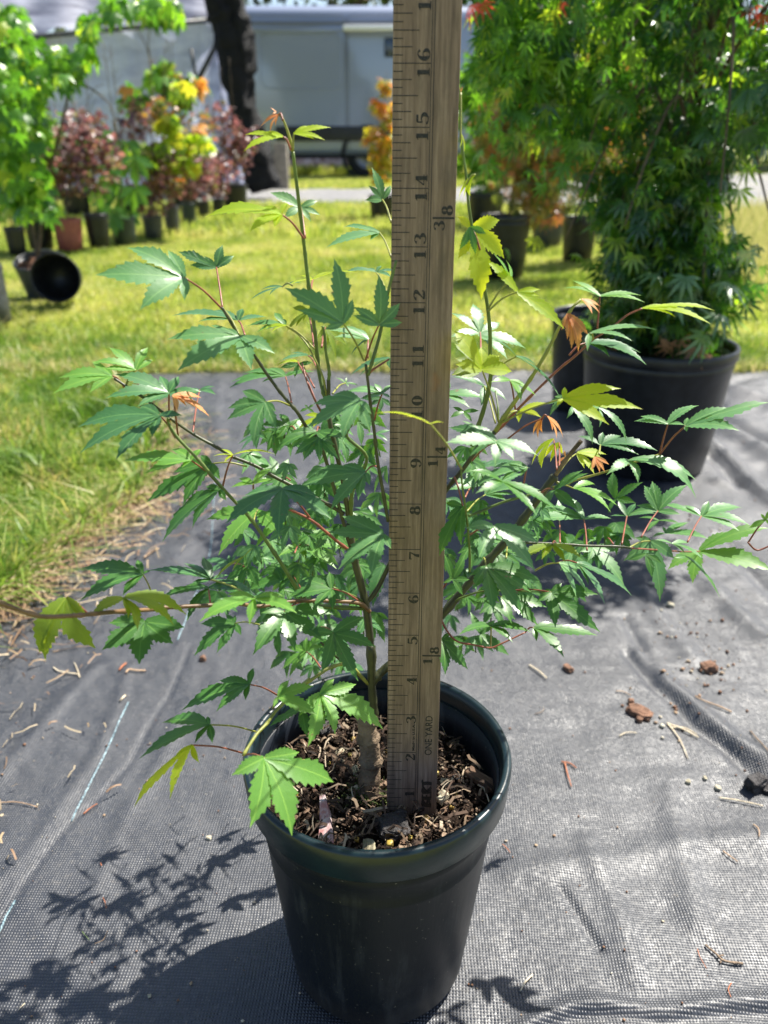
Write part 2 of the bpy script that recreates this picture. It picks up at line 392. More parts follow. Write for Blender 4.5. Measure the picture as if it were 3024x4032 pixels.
# ------------------------------------------------------------ grass
def blades(name, x, y, h, wd, mat, lean=.55, z0=-.012, seed=1, kind='stuff'):
    rs = np.random.RandomState(seed); n = len(x)
    az = rs.rand(n)*2*np.pi; ln = lean*rs.rand(n)**.7; f = rs.rand(n)*2*np.pi
    dx = np.cos(az)*ln; dy = np.sin(az)*ln; wx = np.cos(f)*wd*.5; wy = np.sin(f)*wd*.5
    B = np.stack([x, y, np.full(n, z0)], 1)
    def P(t, ws, s):
        return np.stack([B[:, 0]+dx*h*t*t+s*wx*ws, B[:, 1]+dy*h*t*t+s*wy*ws, B[:, 2]+h*t*(1-.35*t*ln)], 1)
    V = np.stack([P(0, 1, -1), P(0, 1, 1), P(.55, .85, 1), P(.55, .85, -1), P(1, .0, 0)], 1).reshape(-1, 3)
    i = np.arange(n)[:, None]*5
    T = np.concatenate([i+np.array([[0, 1, 2]]), i+np.array([[0, 2, 3]]), i+np.array([[3, 2, 4]])], 0)
    return mk_np(name, V, T, mat)
GS = [(0, (.12, .20, .03)), (.2, (.22, .31, .045)), (.45, (.38, .43, .10)), (.68, (.52, .52, .19)), (.84, (.54, .49, .22)), (1, (.68, .60, .38))]
M['grass'] = islandmat('grass_blade', GS, (1.2, 1.25, .7), .5, .5, .4, 2.2)
M['grass_lush'] = islandmat('lush_grass_blade', [(0, (.06, .14, .02)), (.32, (.13, .24, .03)), (.6, (.26, .36, .07)), (.8, (.44, .43, .15)), (1, (.58, .46, .25))], (1.2, 1.25, .7), .45, .42, .4, 6)
M['straw'] = islandmat('dry_straw', [(0, (.16, .09, .05)), (.35, (.34, .21, .12)), (.7, (.46, .34, .19)), (1, (.60, .50, .34))], (.8, .8, .8), .25, .6)
M['grass_dry'] = islandmat('seeding_grass', [(0, (.25, .30, .06)), (.5, (.50, .48, .20)), (1, (.68, .58, .34))], (1.1, 1.1, .8), .45, .5)
def scatter(n, ylo, yhi, xm, seed, pw=1.0, outside=True):
    rs = np.random.RandomState(seed); t = rs.rand(n)**pw; y = ylo+(yhi-ylo)*t
    x = (rs.rand(n)*2-1)*(.53*y+xm)
    if outside:
        k = ~inpoly(x, y); x = x[k]; y = y[k]
    return x, y, rs
x, y, rs = scatter(150000, .55, 2.3, .15, 3)
k = x < -.12+.0*y; k |= (y > 1.93); x = x[k]; y = y[k]
n = len(x); clump = .6+.5*np.clip(pnoise(x, y, 7, 0, 1, 21)+.3, 0, 1.6)
lush = clump*(.024+.030*rs.rand(n)+.06*rs.rand(n)**5)
g = blades('grass', x, y, lush, .0022+.0014*rs.rand(n), M['grass_lush'], 1.5, seed=4); g['kind'] = 'stuff'
x, y, rs = scatter(190000, 1.9, 5.2, .2, 5, .8); n = len(x)
cl = np.clip(.7+.5*pnoise(x, y, 3, 0, 1, 22), .3, 1.5)
blades('grass', x, y, cl*(.018+.028*rs.rand(n)), .0028+.002*rs.rand(n), M['grass'], 1.0, seed=6)['kind'] = 'stuff'
x, y, rs = scatter(150000, 5.0, 14, .3, 7, .8, False); n = len(x)
yy = np.interp(x, [-2.3, 0, 1.2, 2.2, 3.0, 4.5, 8], [7.9, 7.9, 7.7, 7.3, 7.0, 6.2, 4.6]); y2 = np.interp(x, [-2.6, 0, 1.5, 3.2, 5, 9], [10.6, 10.9, 11.6, 13.2, 15, 17])
k = ~((y > yy) & (y < y2) & (x > -2.5)); x = x[k]; y = y[k]; n = len(x)
blades('grass', x, y, .035+.05*rs.rand(n), .008+.006*rs.rand(n), M['grass'], .8, seed=8)['kind'] = 'stuff'
# tall pale grass by the road on the right and between pots
rs = np.random.RandomState(31); n = 16000
x = 1.35+rs.rand(n)*2.6; y = 2.9+rs.rand(n)*3.6; k = (x > .40*y); x = x[k]; y = y[k]; n = len(x)
blades('tall_grass', x, y, .08+.16*rs.rand(n), .004+.002*rs.rand(n), M['grass_dry'], .5, seed=9)['kind'] = 'stuff'
# strip of longer grass hanging over the cloth's far edge
rs = np.random.RandomState(35); n = 5000
x = -1.1+rs.rand(n)*2.8; y = 1.905+rs.rand(n)*.06
blades('grass', x, y, .02+.03*rs.rand(n), .002+.0015*rs.rand(n), M['grass_dry'], 1.4, z0=-.004, seed=12)['kind'] = 'stuff'
rs = np.random.RandomState(36); E0 = []
for i in range(1100):
    s0 = rs.randint(0, len(FP)-1); p = FP[s0].lerp(FP[s0+1], rs.rand()); E0.append((p.x-.03*rs.rand()-.004, p.y+.02*rs.randn()))
E0 = np.array(E0); blades('grass', E0[:, 0], E0[:, 1], .03+.07*rs.rand(len(E0)), .0024+.0022*rs.rand(len(E0)), M['grass_lush'], 2.2, z0=-.006, seed=13)['kind'] = 'stuff'
# straw litter spilling over the left edge of the cloth
def litter(name, x, y, ln, wd, mat, seed, lift=.004):
    rs = np.random.RandomState(seed); n = len(x); az = rs.rand(n)*np.pi*2; cu = (rs.rand(n)-.5)*1.2
    z = fabric_h(x, y)+lift+.006*rs.rand(n)
    P = []
    for t in (-.5, -.17, .17, .5):
        aa = az+cu*t; cx = x+np.cos(aa)*ln*t; cy = y+np.sin(aa)*ln*t; cz = z+.004*np.cos(t*3)*rs.rand(n)
        nx_ = -np.sin(aa)*wd/2; ny_ = np.cos(aa)*wd/2
        P += [np.stack([cx-nx_, cy-ny_, cz], 1), np.stack([cx+nx_, cy+ny_, cz+.0006], 1)]
    V = np.stack(P, 1).reshape(-1, 3); i = np.arange(n)[:, None]*8
    Q = np.concatenate([i+np.array([[0, 1, 3, 2]]), i+np.array([[2, 3, 5, 4]]), i+np.array([[4, 5, 7, 6]])], 0)
    o = mk_np(name, V, Q, mat); o['kind'] = 'stuff'; return o
rs = np.random.RandomState(41); E = []
for i in range(3000):
    s = rs.randint(0, len(FP)-1); p = FP[s].lerp(FP[s+1], rs.rand())
    d = abs(rs.randn())*.038*(1.9 if rs.rand() < .25 else 1) - .02
    E.append((p.x+d, p.y+(rs.rand()-.5)*.03-d*.3))
E = np.array(E); litter('straw_litter', E[:, 0], E[:, 1], .012+.05*rs.rand(len(E))**2, .0008+.0016*rs.rand(len(E))**2, M['straw'], 42, .007)
rs = np.random.RandomState(43); n = 110
x = -.30-.12*rs.rand(n)+.03*rs.randn(n); y = .36+.55*rs.rand(n)
litter('straw_litter', x, y, .006+.022*rs.rand(n)**2, .0007+.0009*rs.rand(n), M['straw'], 44, .003)
# fine crumbs lying on the cloth
def crumbs(name, x, y, r, mat, seed, z=None):
    rs = np.random.RandomState(seed); n = len(x); z = fabric_h(x, y)+.0025 if z is None else z
    base = np.array([(1, 0, 0), (0, 1, 0), (-1, 0, 0), (0, -1, 0), (0, 0, .8), (0, 0, -.6)])
    V = base[None]*(r[:, None, None]*(.5+rs.rand(n, 6, 3))); V += np.stack([x, y, z+r*.4], 1)[:, None]
    T = np.array([(0, 1, 4), (1, 2, 4), (2, 3, 4), (3, 0, 4), (1, 0, 5), (2, 1, 5), (3, 2, 5), (0, 3, 5)])
    Fc = (np.arange(n)[:, None, None]*6+T[None]).reshape(-1, 3)
    o = mk_np(name, V.reshape(-1, 3), Fc, mat); o['kind'] = 'stuff'; return o
M['crumb'] = islandmat('crumb', [(0, (.10, .05, .03)), (.4, (.26, .13, .07)), (.7, (.45, .32, .2)), (1, (.6, .55, .42))], None, 0, .8)
rs = np.random.RandomState(51); n = 1700
x = -.4+1.3*rs.rand(n); y = .3+1.2*rs.rand(n)**1.2; crumbs('soil_crumbs', x, y, .0004+.0011*rs.rand(n)**3, M['crumb'], 52)
for (cx, cy, s_, m_) in ((2760, 2650, .02, 60), (2690, 2480, .03, 40), (2650, 2780, .03, 30), (2850, 2100, .04, 30)):
    p = gnd(cx, cy); x = p.x+s_*rs.randn(m_); y = p.y+s_*rs.randn(m_); crumbs('soil_crumbs', x, y, .0006+.0022*rs.rand(m_)**2.5, M['crumb'], 53)

# ------------------------------------------------------------ front pot
POT = Vector((-.004, .374, 0)); RT = .0795; HP = .178; RB = .0575; SOILZ = .142
a = NT('dark_green_black_plastic'); v = a.coord(); nz = a.noise(v, 25, 6); sc = a.noise(a.coord(scale=(1, 1, .12)), 180, 3)
c = a.mix(nz, (.004, .006, .010), (.011, .014, .020))
c = a.mix(a.n('ShaderNodeMapRange', {'Value': a.noise(v, 9, 7, .7), 1: .55, 2: .85}).outputs[0], c, (.05, .055, .06))
c = a.mix(a.n('ShaderNodeMapRange', {'Value': a.noise(v, 420, 2), 1: .70, 2: .76}).outputs[0], c, (.16, .15, .13))
strk = a.noise(a.coord(scale=(1, 1, .06)), 130, 4, .6)
c = a.mix(a.n('ShaderNodeMapRange', {'Value': a.math('MULTIPLY', strk, a.math('ADD', nz, .45)), 1: .50, 2: .72, 4: .5}).outputs[0], c, (.060, .065, .072))
zz = a.n('ShaderNodeSeparateXYZ', {0: v}).outputs[2]
c = a.mix(a.math('MULTIPLY', a.n('ShaderNodeMapRange', {'Value': zz, 1: .03, 2: .0, 3: .0, 4: .6}).outputs[0], nz), c, (.12, .10, .085))
M['pot'] = a.surf(a.pbr(c, a.n('ShaderNodeMapRange', {'Value': nz, 3: .36, 4: .58}).outputs[0], a.bump(a.math('ADD', sc, nz), .25, .0006), .28).outputs[0])
M['potg'] = simple('dark_green_rim_plastic', (.006, .017, .021), .33, .4, 40, .55, .15)
pot = empty('nursery_pot', POT, 0, 'black plastic pot in front holding the measured maple, its rim dark green', 'plant pot')
def rr(t): return RB+(RT-.006-RB)*t
wall = [(0, .004), (RB-.010, .003), (RB-.004, .004), (RB, .009), (rr(.25), .045), (rr(.60), .100), (rr(.745), .1265), (rr(.76)+.0004, .129), (rr(.775)-.0006, .1315), (rr(.86), .144), (rr(.87)+.0006, .146), (rr(.885)+.0002, .1485), (rr(.9), .152), (.0735, .160), (.0735, .166), (.0715, .166), (.0705, .150), (.068, .12), (.055, .02), (0, .018)]
lathe('wall', wall, 96, M['pot'], pot)
lathe('rim', [(.0738, .155), (.0768, .156), (.0782, .158), (.0790, .170), (.0795, .1755), (.0786, .1778), (.0768, .1782), (.0748, .1775), (.0736, .172), (.0726, .160), (.0738, .155)], 96, M['potg'], pot)

# potting mix and what lies on it
def soil_z(x, y):
    x = np.asarray(x, float); y = np.asarray(y, float)
    return SOILZ+.004*pnoise(x, y, 60, .3, 1, 61)+.003*pnoise(x, y, 160, .1, 1, 62)+.006*np.exp(-((x-POT.x+.003)**2+(y-POT.y-.0)**2)/.0004)
a = NT('potting_mix'); v = a.coord()
c = a.ramp(a.noise(v, 260, 6, .7), [(.35, (.012, .007, .004)), (.55, (.045, .025, .015)), (.75, (.14, .085, .05))])
M['soil'] = a.surf(a.pbr(c, .85, a.bump(a.noise(v, 420, 6, .7), 1.0, .004), .3).outputs[0])
mix_ = empty('potting_mix', (0, 0, 0), 0, 'coarse dark bark potting mix filling the front pot', 'potting mix')
gx, gy = np.meshgrid(np.linspace(-.073, .073, 90), np.linspace(-.073, .073, 90))
Z = soil_z(gx+POT.x, gy+POT.y)+.0016*pnoise(gx, gy, 330, 0, 1, 5, 2)
idx = np.arange(8100).reshape(90, 90); Fc = np.stack([idx[:-1, :-1].ravel(), idx[:-1, 1:].ravel(), idx[1:, 1:].ravel(), idx[1:, :-1].ravel()], 1)
V = np.stack([gx.ravel()+POT.x, gy.ravel()+POT.y, Z.ravel()], 1); cc = V[Fc].mean(1); Fc = Fc[np.hypot(cc[:, 0]-POT.x, cc[:, 1]-POT.y) < .0688]
mk_np('soil', V, Fc, M['soil'], mix_, True)
def chunk(name, sx, sy, sz, seed, mat, sub=2, rough=.28, tw=0):
    bm = bmesh.new(); bmesh.ops.create_icosphere(bm, subdivisions=sub, radius=1)
    for v in bm.verts:
        p = v.co.copy(); q = Vector([math.copysign(abs(p[i])**.6, p[i]) for i in range(3)])
        nz = noise.noise(p*1.7+Vector((seed*3.1, 0, seed)))*rough+noise.noise(p*4.3+Vector((seed, seed*2, 0)))*rough*.5
        q = q*(1+nz); v.co = Vector((q.x*sx, q.y*sy, q.z*sz+.15*sz*math.sin(q.x*3+seed)))
        if tw: v.co.z += tw*v.co.x*v.co.x/sx
    me = bpy.data.meshes.new(name); bm.to_mesh(me); bm.free(); me.materials.append(mat)
    me.polygons.foreach_set('use_smooth', [False]*len(me.polygons)); return me
def objcol(name, stops, rough=.8, grain=True, spec=.3):
    a = NT(name); oi = a.n('ShaderNodeObjectInfo'); c = a.ramp(oi.outputs['Random'], stops); v = a.coord(scale=(60, 420, 420))
    nz = a.noise(v, 1, 5, .65); c2 = a.mix(a.n('ShaderNodeMapRange', {'Value': nz, 1: .3, 2: .7}).outputs[0], a.mix(1.0, c, (.45, .42, .40), 'MULTIPLY'), a.mix(1.0, c, (1.5, 1.5, 1.5), 'MULTIPLY'))
    return a.surf(a.pbr(c2, rough, a.bump(nz, .9, .0012), spec).outputs[0])
M['chip'] = objcol('bark_chip', [(0, (.014, .009, .006)), (.4, (.040, .022, .014)), (.65, (.085, .048, .030)), (.85, (.16, .10, .065)), (1, (.27, .20, .14))])
M['stone'] = objcol('pumice', [(0, (.30, .27, .18)), (1, (.52, .48, .36))], .85)
M['prill'] = objcol('fertiliser_prill', [(0, (.38, .24, .04)), (1, (.60, .46, .10))], .35, spec=.6)
M['dryleaf'] = leafmat('dry_leaf', (.22, .17, .11), (.34, .28, .19), (.35, .25, .12), .2, .75)
M['darkbark'] = simple('charred_bark', (.03, .026, .026), .55, .6, 160, .5, .8, .002)
chips = [chunk('bark_chip', *d, s, M['chip'], 1) for s, d in enumerate([(.0062, .0030, .0012), (.0085, .0026, .0014), (.0048, .0036, .0018), (.0100, .0020, .0012), (.0045, .0022, .0010), (.0070, .0040, .0016), (.0120, .0014, .0008), (.0035, .0024, .0015)])]
rs = random.Random(5)
for i in range(290):
    r = .0665*math.sqrt(rs.random()); an = rs.random()*math.tau
    x = POT.x+r*math.cos(an); y = POT.y+r*math.sin(an); z = float(soil_z(x, y))
    s = .55+.85*rs.random()**2 if r < .058 else .5+.3*rs.random()
    inst('bark_chip', rs.choice(chips), mix_, (x, y, z+.0012+.003*rs.random()), (rs.gauss(0, .45), rs.gauss(0, .45), rs.random()*math.tau), (s*.72, s*(.5+.5*rs.random()), s*.9))
pr = chunk('prill', .0017, .0017, .0016, 3, M['prill'], 2, .08)
for p in pr.polygons: p.use_smooth = True
def onsoil(px, py, dz=.0):
    d = ray(px, py); q = CAM+d*((SOILZ+.004-CZ)/d.z); return Vector((q.x, q.y, float(soil_z(q.x, q.y))+dz))
for (x, y) in crop(900, 2500, .7233, [(878, 1162), (860, 1190), (745, 1185), (1212, 950), (1170, 460), (1282, 570), (1040, 1115), (385, 880), (1075, 1000), (690, 745), (300, 560)]):
    inst('fertiliser_prill', pr, mix_, onsoil(x, y, .004), (0, 0, rs.random()*6), .8+.5*rs.random())
for k in range(26):
    r = .066*math.sqrt(rs.random()); an = rs.random()*math.tau
    x = POT.x+r*math.cos(an); y = POT.y+r*math.sin(an); inst('fertiliser_prill', pr, mix_, (x, y, float(soil_z(x, y))+.003), (0, 0, 0), .55+.5*rs.random())
rsn = np.random.RandomState(66); n = 2600; rr0 = .0675*np.sqrt(rsn.rand(n)); an = rsn.rand(n)*6.283; x = POT.x+rr0*np.cos(an); y = POT.y+rr0*np.sin(an)
M['mixbit'] = islandmat('mix_fragment', [(0, (.02, .013, .009)), (.5, (.07, .042, .027)), (.8, (.20, .14, .09)), (1, (.42, .35, .26))], None, 0, .85)
o = crumbs('mix_fragments', x, y, .0004+.0014*rsn.rand(n)**3, M['mixbit'], 67, soil_z(x, y)+.003+.003*rsn.rand(n)); o.parent = mix_
n = 420; rr0 = .066*np.sqrt(rsn.rand(n)); an = rsn.rand(n)*6.283; x = POT.x+rr0*np.cos(an); y = POT.y+rr0*np.sin(an)
_fh = fabric_h; fabric_h = lambda x, y: soil_z(x, y)
o = litter('dry_shreds', x, y, .004+.012*rsn.rand(n), .0006+.0012*rsn.rand(n)**2, M['mixbit2'] if 'mixbit2' in M else M['mixbit'], 68, .0045); o.parent = mix_
fabric_h = _fh
# distinct pieces lying on the mix
K = lambda x, y: (900+x*.7233, 2500+y*.7233)
o = inst('bark_chunk', chunk('bark_chunk', .0098, .0085, .0055, 11, M['darkbark'], 3, .3), None, onsoil(*K(890, 1065), .006), (.3, .1, .4)); tag(o, 'shiny black lump of charred bark at the foot of the yardstick', 'bark')
for (kx, ky, s, lab) in ((1178, 815, 1.0, 'cream pumice stone right of the yardstick on the mix'), (765, 1150, 1.15, 'pale pumice stone at the front edge of the potting mix'), (1160, 920, .95, 'yellowish pumice stone below the cream one, right of the yardstick'), (607, 610, .7, 'small pale stone on the mix left of the maple trunk'), (690, 755, .65, 'small white stone at the left foot of the trunk')):
    o = inst('pumice_stone', chunk('pumice_stone', .0042, .0034, .0030, int(kx) % 17, M['stone'], 2, .3), None, onsoil(*K(kx, ky), .0045), (.2, .3, kx), s); tag(o, lab, 'stone', 'pumice stones on the potting mix')
o = inst('bark_chip', chunk('bark_chip', .0090, .0055, .0026, 4, M['darkbark'], 2, .25), None, onsoil(*K(535, 520), .006), (.25, -.1, .3)); tag(o, 'flat dark bark flake under the maple leaves, left of trunk', 'bark')
o = inst('bark_chip', chunk('bark_chip', .0105, .0042, .0026, 6, M['chip'], 2, .25), None, onsoil(*K(1370, 820), .006), (.1, .2, -.7)); tag(o, 'thick reddish brown bark piece near the right wall of the pot', 'bark')
# faded pink plant tag
a = NT('faded_pink_plastic'); v = a.coord(); f = a.n('ShaderNodeMapRange', {'Value': a.noise(v, 170, 5, .6), 1: .40, 2: .60}).outputs[0]
M['tagm'] = a.surf(a.pbr(a.mix(f, (.42, .20, .19), (.62, .54, .53)), .5, a.bump(f, .3, .0004)).outputs[0])
q = [onsoil(*K(x, y), dz) for x, y, dz in ((497, 905, .006), (527, 910, .006), (575, 1165, .004), (487, 1150, .004), (545, 1000, .0065), (497, 1030, .0065), (560, 985, .0065))]
tv = [q[0], q[1], q[6], q[2], q[3], q[5]]
tv2 = [p+Vector((0, 0, .0007)) for p in tv]
tagp = mk('plant_tag', tv+tv2, [(5, 4, 3, 2, 1, 0), (6, 7, 8, 9, 10, 11)]+[(i, (i+1) % 6, 6+(i+1) % 6, 6+i) for i in range(6)], M['tagm'], smooth=False)
tag(tagp, 'faded pink plastic plant tag lying on the mix, left of the yardstick', 'plant tag')
# moss at the foot of the trunk
rsn = np.random.RandomState(71); n = 900; pm = onsoil(*K(790, 880)); x = pm.x+.009*rsn.randn(n); y = pm.y+.0035*rsn.randn(n)
M['moss'] = islandmat('moss', [(0, (.03, .045, .012)), (1, (.12, .15, .04))], None, 0, .9)
crumbs('moss', x, y, .0004+.0008*rsn.rand(n), M['moss'], 72, soil_z(x, y)+.002+.003*rsn.rand(n))

# ------------------------------------------------------------ yardstick
def digit_strokes(d):
    if d == 1: return [[(.3, 0, .17), (.3, 1, .17)], [(.08, .025, .05), (.54, .025, .05)], [(.34, .97, .06), (.2, .9, .06), (.08, .84, .05)]]
    if d == 2: return [[(.1, .74, .17), (.11, .86, .09), (.28, .97, .05), (.47, .87, .14), (.48, .68, .16), (.3, .4, .07), (.1, .12, .05)], [(.06, .07, .10), (.3, .07, .14), (.52, .07, .12)], [(.53, .05, .05), (.56, .26, .05)]]
    if d == 3: return [[(.1, .8, .13), (.14, .92, .06), (.3, .975, .05), (.47, .86, .13), (.44, .64, .11), (.28, .53, .04)], [(.28, .53, .04), (.47, .44, .12), (.52, .24, .16), (.41, .05, .08), (.25, .025, .05), (.1, .09, .07), (.1, .2, .13)]]
    if d == 4: return [[(.41, 0, .15), (.41, 1, .15)], [(.38, .98, .05), (.05, .3, .05)], [(.02, .29, .05), (.6, .29, .05)], [(.24, .025, .05), (.58, .025, .05)]]
    if d == 5: return [[(.13, .93, .12), (.5, .93, .11)], [(.13, .95, .05), (.12, .52, .05)], [(.12, .52, .04), (.3, .61, .06), (.48, .5, .13), (.52, .3, .16), (.41, .06, .08), (.25, .025, .05), (.1, .09, .07), (.09, .2, .12)]]
    if d == 6: return [[(.49, .8, .11), (.42, .94, .06), (.28, .97, .05), (.13, .75, .12), (.09, .4, .16), (.16, .1, .1), (.3, .02, .05), (.46, .12, .11), (.5, .3, .14), (.44, .5, .08), (.3, .57, .04), (.14, .44, .05)]]
    if d == 7: return [[(.06, .92, .12), (.54, .92, .12)], [(.55, .92, .05), (.42, .62, .07), (.32, .32, .13), (.29, 0, .16)], [(.07, .97, .05), (.06, .75, .05)]]
    if d == 9: return [[(.6-x, 1-y, w_) for x, y, w_ in s] for s in digit_strokes(6)]
    if d == 8:
        up = [(.3+.16*math.cos(t), .755+.215*math.sin(t), .06+.07*abs(math.cos(t))) for t in np.linspace(0, math.tau, 17)]
        lo = [(.3+.205*math.cos(t), .28+.25*math.sin(t), .06+.09*abs(math.cos(t))) for t in np.linspace(0, math.tau, 19)]
        return [up, lo]
    if d == 0: return [[(.3+.2*math.cos(t), .5+.465*math.sin(t), .05+.11*abs(math.cos(t))**1.5) for t in np.linspace(0, math.tau, 25)]]
RBW = 1.45
def ribbon(stroke, V, Fc, fn, sub=4):
    pts = smooth_path([(x, y, w_) for x, y, w_ in stroke], sub) if len(stroke) > 2 else [Vector(s) for s in stroke]
    b = len(V); n = len(pts)
    for i, p in enumerate(pts):
        t = pts[min(i+1, n-1)]-pts[max(i-1, 0)]; t = Vector((t.x, t.y)); t.normalize(); nn = Vector((-t.y, t.x))*p.z/2*RBW
        V.append(fn(p.x+nn.x, p.y+nn.y)); V.append(fn(p.x-nn.x, p.y-nn.y))
    for i in range(n-1): Fc.append((b+2*i, b+2*i+1, b+2*i+3, b+2*i+2))
z0 = .475; dbase = ray(1619, 3246); rb = CAM+dbase*z0
upv = -(ray(1459, 11150)).normalized()        # along the stick
xr = (at(1717, 3210, rb.y)-at(1522, 3214, rb.y)).normalized(); xr = (xr-upv*xr.dot(upv)).normalized(); yr = upv.cross(xr)*1.0
if yr.y < 0: yr = -yr                         # away from camera
RW = .0291; IN = .0254; TK = .0048
stick = bpy.data.objects.new('yardstick', None); C.objects.link(stick); stick.empty_display_size = .02
Mx = Matrix((xr, yr, upv)).transposed().to_4x4(); Mx.translation = rb; stick.matrix_world = Mx
tag(stick, 'weathered wooden yardstick standing upright in the front pot', 'yardstick')
# inch pitch solved so that the printed inches land on the photographed rows
def row_of(s):
    p = rb+upv*s; d = p-CAM; fw = Vector((0, math.cos(TH), -math.sin(TH))); dn = Vector((0, -math.sin(TH), -math.cos(TH))); return 2016+F*d.dot(dn)/d.dot(fw)
TY = {16: 252, 15: 504, 14: 741, 13: 971, 12: 1189, 11: 1403, 10: 1608, 9: 1802, 8: 1986, 7: 2164, 6: 2335, 5: 2499, 4: 2658, 3: 2814, 2: 2965, 1: 3110}
best = min(((sum((row_of(n*k+o)-y)**2 for n, y in TY.items()), k, o) for k in np.linspace(.022, .030, 81) for o in np.linspace(-.01, .01, 41)))
INK, OFF = best[1], best[2]; print('ruler fit', best, 'rms', math.sqrt(best[0]/16))
a = NT('weathered_wood'); v = a.coord(scale=(1, 1, .045)); v2 = a.coord(scale=(1, 1, .25))
g1 = a.noise(v, 420, 6, .7); g2 = a.noise(v2, 160, 5, .65)
c = a.ramp(g1, [(.3, (.10, .068, .052)), (.5, (.225, .155, .115)), (.72, (.36, .265, .20))])
c = a.mix(a.n('ShaderNodeMapRange', {'Value': g2, 1: .50, 2: .74, 4: .75}).outputs[0], c, (.115, .085, .062))
dirt = a.n('ShaderNodeMapRange', {'Value': a.noise(a.coord(scale=(1, 1, .5)), 26, 5, .6), 1: .52, 2: .75, 4: .65}).outputs[0]
c = a.mix(dirt, c, (.15, .105, .072))
rust = a.n('ShaderNodeMapRange', {'Value': a.noise(a.coord(scale=(1, 1, .6)), 55, 3), 1: .68, 2: .74, 4: .5}).outputs[0]
c = a.mix(rust, c, (.26, .12, .06))
M['wood'] = a.surf(a.pbr(c, .62, a.bump(g1, .5, .0004), .35).outputs[0])
a = NT('worn_black_ink'); nz = a.noise(a.coord(), 1500, 3); M['ink'] = a.surf(a.pbr(a.mix(a.n('ShaderNodeMapRange', {'Value': nz, 1: .50, 2: .78}).outputs[0], (.015, .013, .012), (.10, .075, .05)), .6).outputs[0])
box('wood_blade', (-RW/2, 0, OFF-.004), (RW/2, TK, OFF+36*INK), M['wood'], stick, .0006)
def fr(u, s, lift=.00012): return (-RW/2+u*RW, -lift, s)   # u 0..1 across, s along
V = []; Fc = []
def bar(u0, u1, s0, s1):
    b = len(V); V.extend([fr(u0, s0), fr(u1, s0), fr(u1, s1), fr(u0, s1)]); Fc.append((b, b+1, b+2, b+3))
for k in range(1, 36*8):
    ln = {0: .562, 4: .385, 2: .285, 6: .285}.get(k % 8, .15)
    s = OFF+k*INK/8; bar(.004, ln, s-.00019, s+.00019)
mk('graduation_marks', V, Fc, M['ink'], stick, False)
V = []; Fc = []
bar(.566, .576, OFF+.005, OFF+36*INK); bar(.607, .618, OFF+.005, OFF+36*INK)
mk('ruled_lines', V, Fc, M['ink'], stick, False)
def glyph(name, d, u_top, u_bot, s_start, wid):
    # text reads upwards: its top points to the left edge, its x axis runs up the stick
    V = []; Fc = []; H = (u_bot-u_top)
    for st in digit_strokes(d):
        ribbon(st, V, Fc, lambda x, y: fr(u_bot-y*H, s_start+x/.6*wid))
    return mk(name, V, Fc, M['ink'], stick, False)
DW = .0034
for n in range(1, 36):
    s = OFF+n*INK
    if n < 10: glyph('numeral', n, .365, .548, s-.0058, .0047)
    else:
        glyph('numeral', n//10, .365, .548, s-.0056, .0044); glyph('numeral', n % 10, .365, .548, s+.0011, .0047)
for num, den, at_ in ((1, 8, 4.5), (1, 4, 9), (3, 8, 13.5), (1, 2, 18), (5, 8, 22.5), (3, 4, 27), (7, 8, 31.5)):
    s = OFF+at_*INK; V = []; Fc = []; bar(.645, .985, s-.00045, s+.00045); mk('fraction_bar', V, Fc, M['ink'], stick, False)
    glyph('numeral', num, .665, .835, s-.0054, .0040); glyph('numeral', den, .785, .955, s+.0012, .0042)
def text(name, body, u_bot, s0, s1, H, bold=0):
    cu = bpy.data.curves.new(name, 'FONT'); cu.body = body; cu.size = 1; cu.offset = bold; cu.space_character = 1.0
    to = bpy.data.objects.new('tmp', cu); C.objects.link(to); dg = bpy.context.evaluated_depsgraph_get(); dg.update()
    me = bpy.data.meshes.new_from_object(to.evaluated_get(dg)); bpy.data.objects.remove(to)
    P = np.array([v.co[:] for v in me.vertices]); lo = P.min(0); hi = P.max(0)
    for v in me.vertices:
        x = (v.co.x-lo[0])/(hi[0]-lo[0]); y = (v.co.y-lo[1])/(hi[1]-lo[1]); v.co = fr(u_bot-y*H, s0+x*(s1-s0))
    me.materials.clear(); me.materials.append(M['ink']); me.name = name
    o = bpy.data.objects.new(name, me); C.objects.link(o); o.parent = stick
text('lettering', 'ONE YARD', .875, OFF+1.93*INK, OFF+2.97*INK, .14, .008)
text('lettering', 'Made in U.S.A.', .537, OFF+2.05*INK, OFF+2.76*INK, .05, .03)
# hand-written name in felt pen
V = []; Fc = []
def pen(pts):
    ribbon([(x, y, w_) for x, y, w_ in pts], V, Fc, lambda x, y: fr(.895-y*.20, OFF+(.52+x*.66)*INK, .0002))
for st in ([(.02, .0, .12), (.03, .5, .11), (.05, .95, .1)], [(.04, .95, .1), (.2, .85, .12), (.06, .52, .1), (.25, .3, .13), (.02, .03, .1)],
           [(.33, .05, .1), (.33, .95, .11)], [(.33, .92, .09), (.5, .9, .09)], [(.33, .5, .09), (.47, .5, .09)], [(.33, .06, .1), (.52, .08, .1)],
           [(.6, .0, .1), (.6, .92, .11), (.76, .8, .11), (.62, .5, .1), (.8, .02, .11)], [(.95, .0, .1), (.97, .5, .1), (.94, .9, .11)], [(.8, .88, .1), (.96, .9, .12), (1.1, 1.0, .09)]): pen(st)
mk('handwritten_name', V, Fc, M['ink'], stick, False)
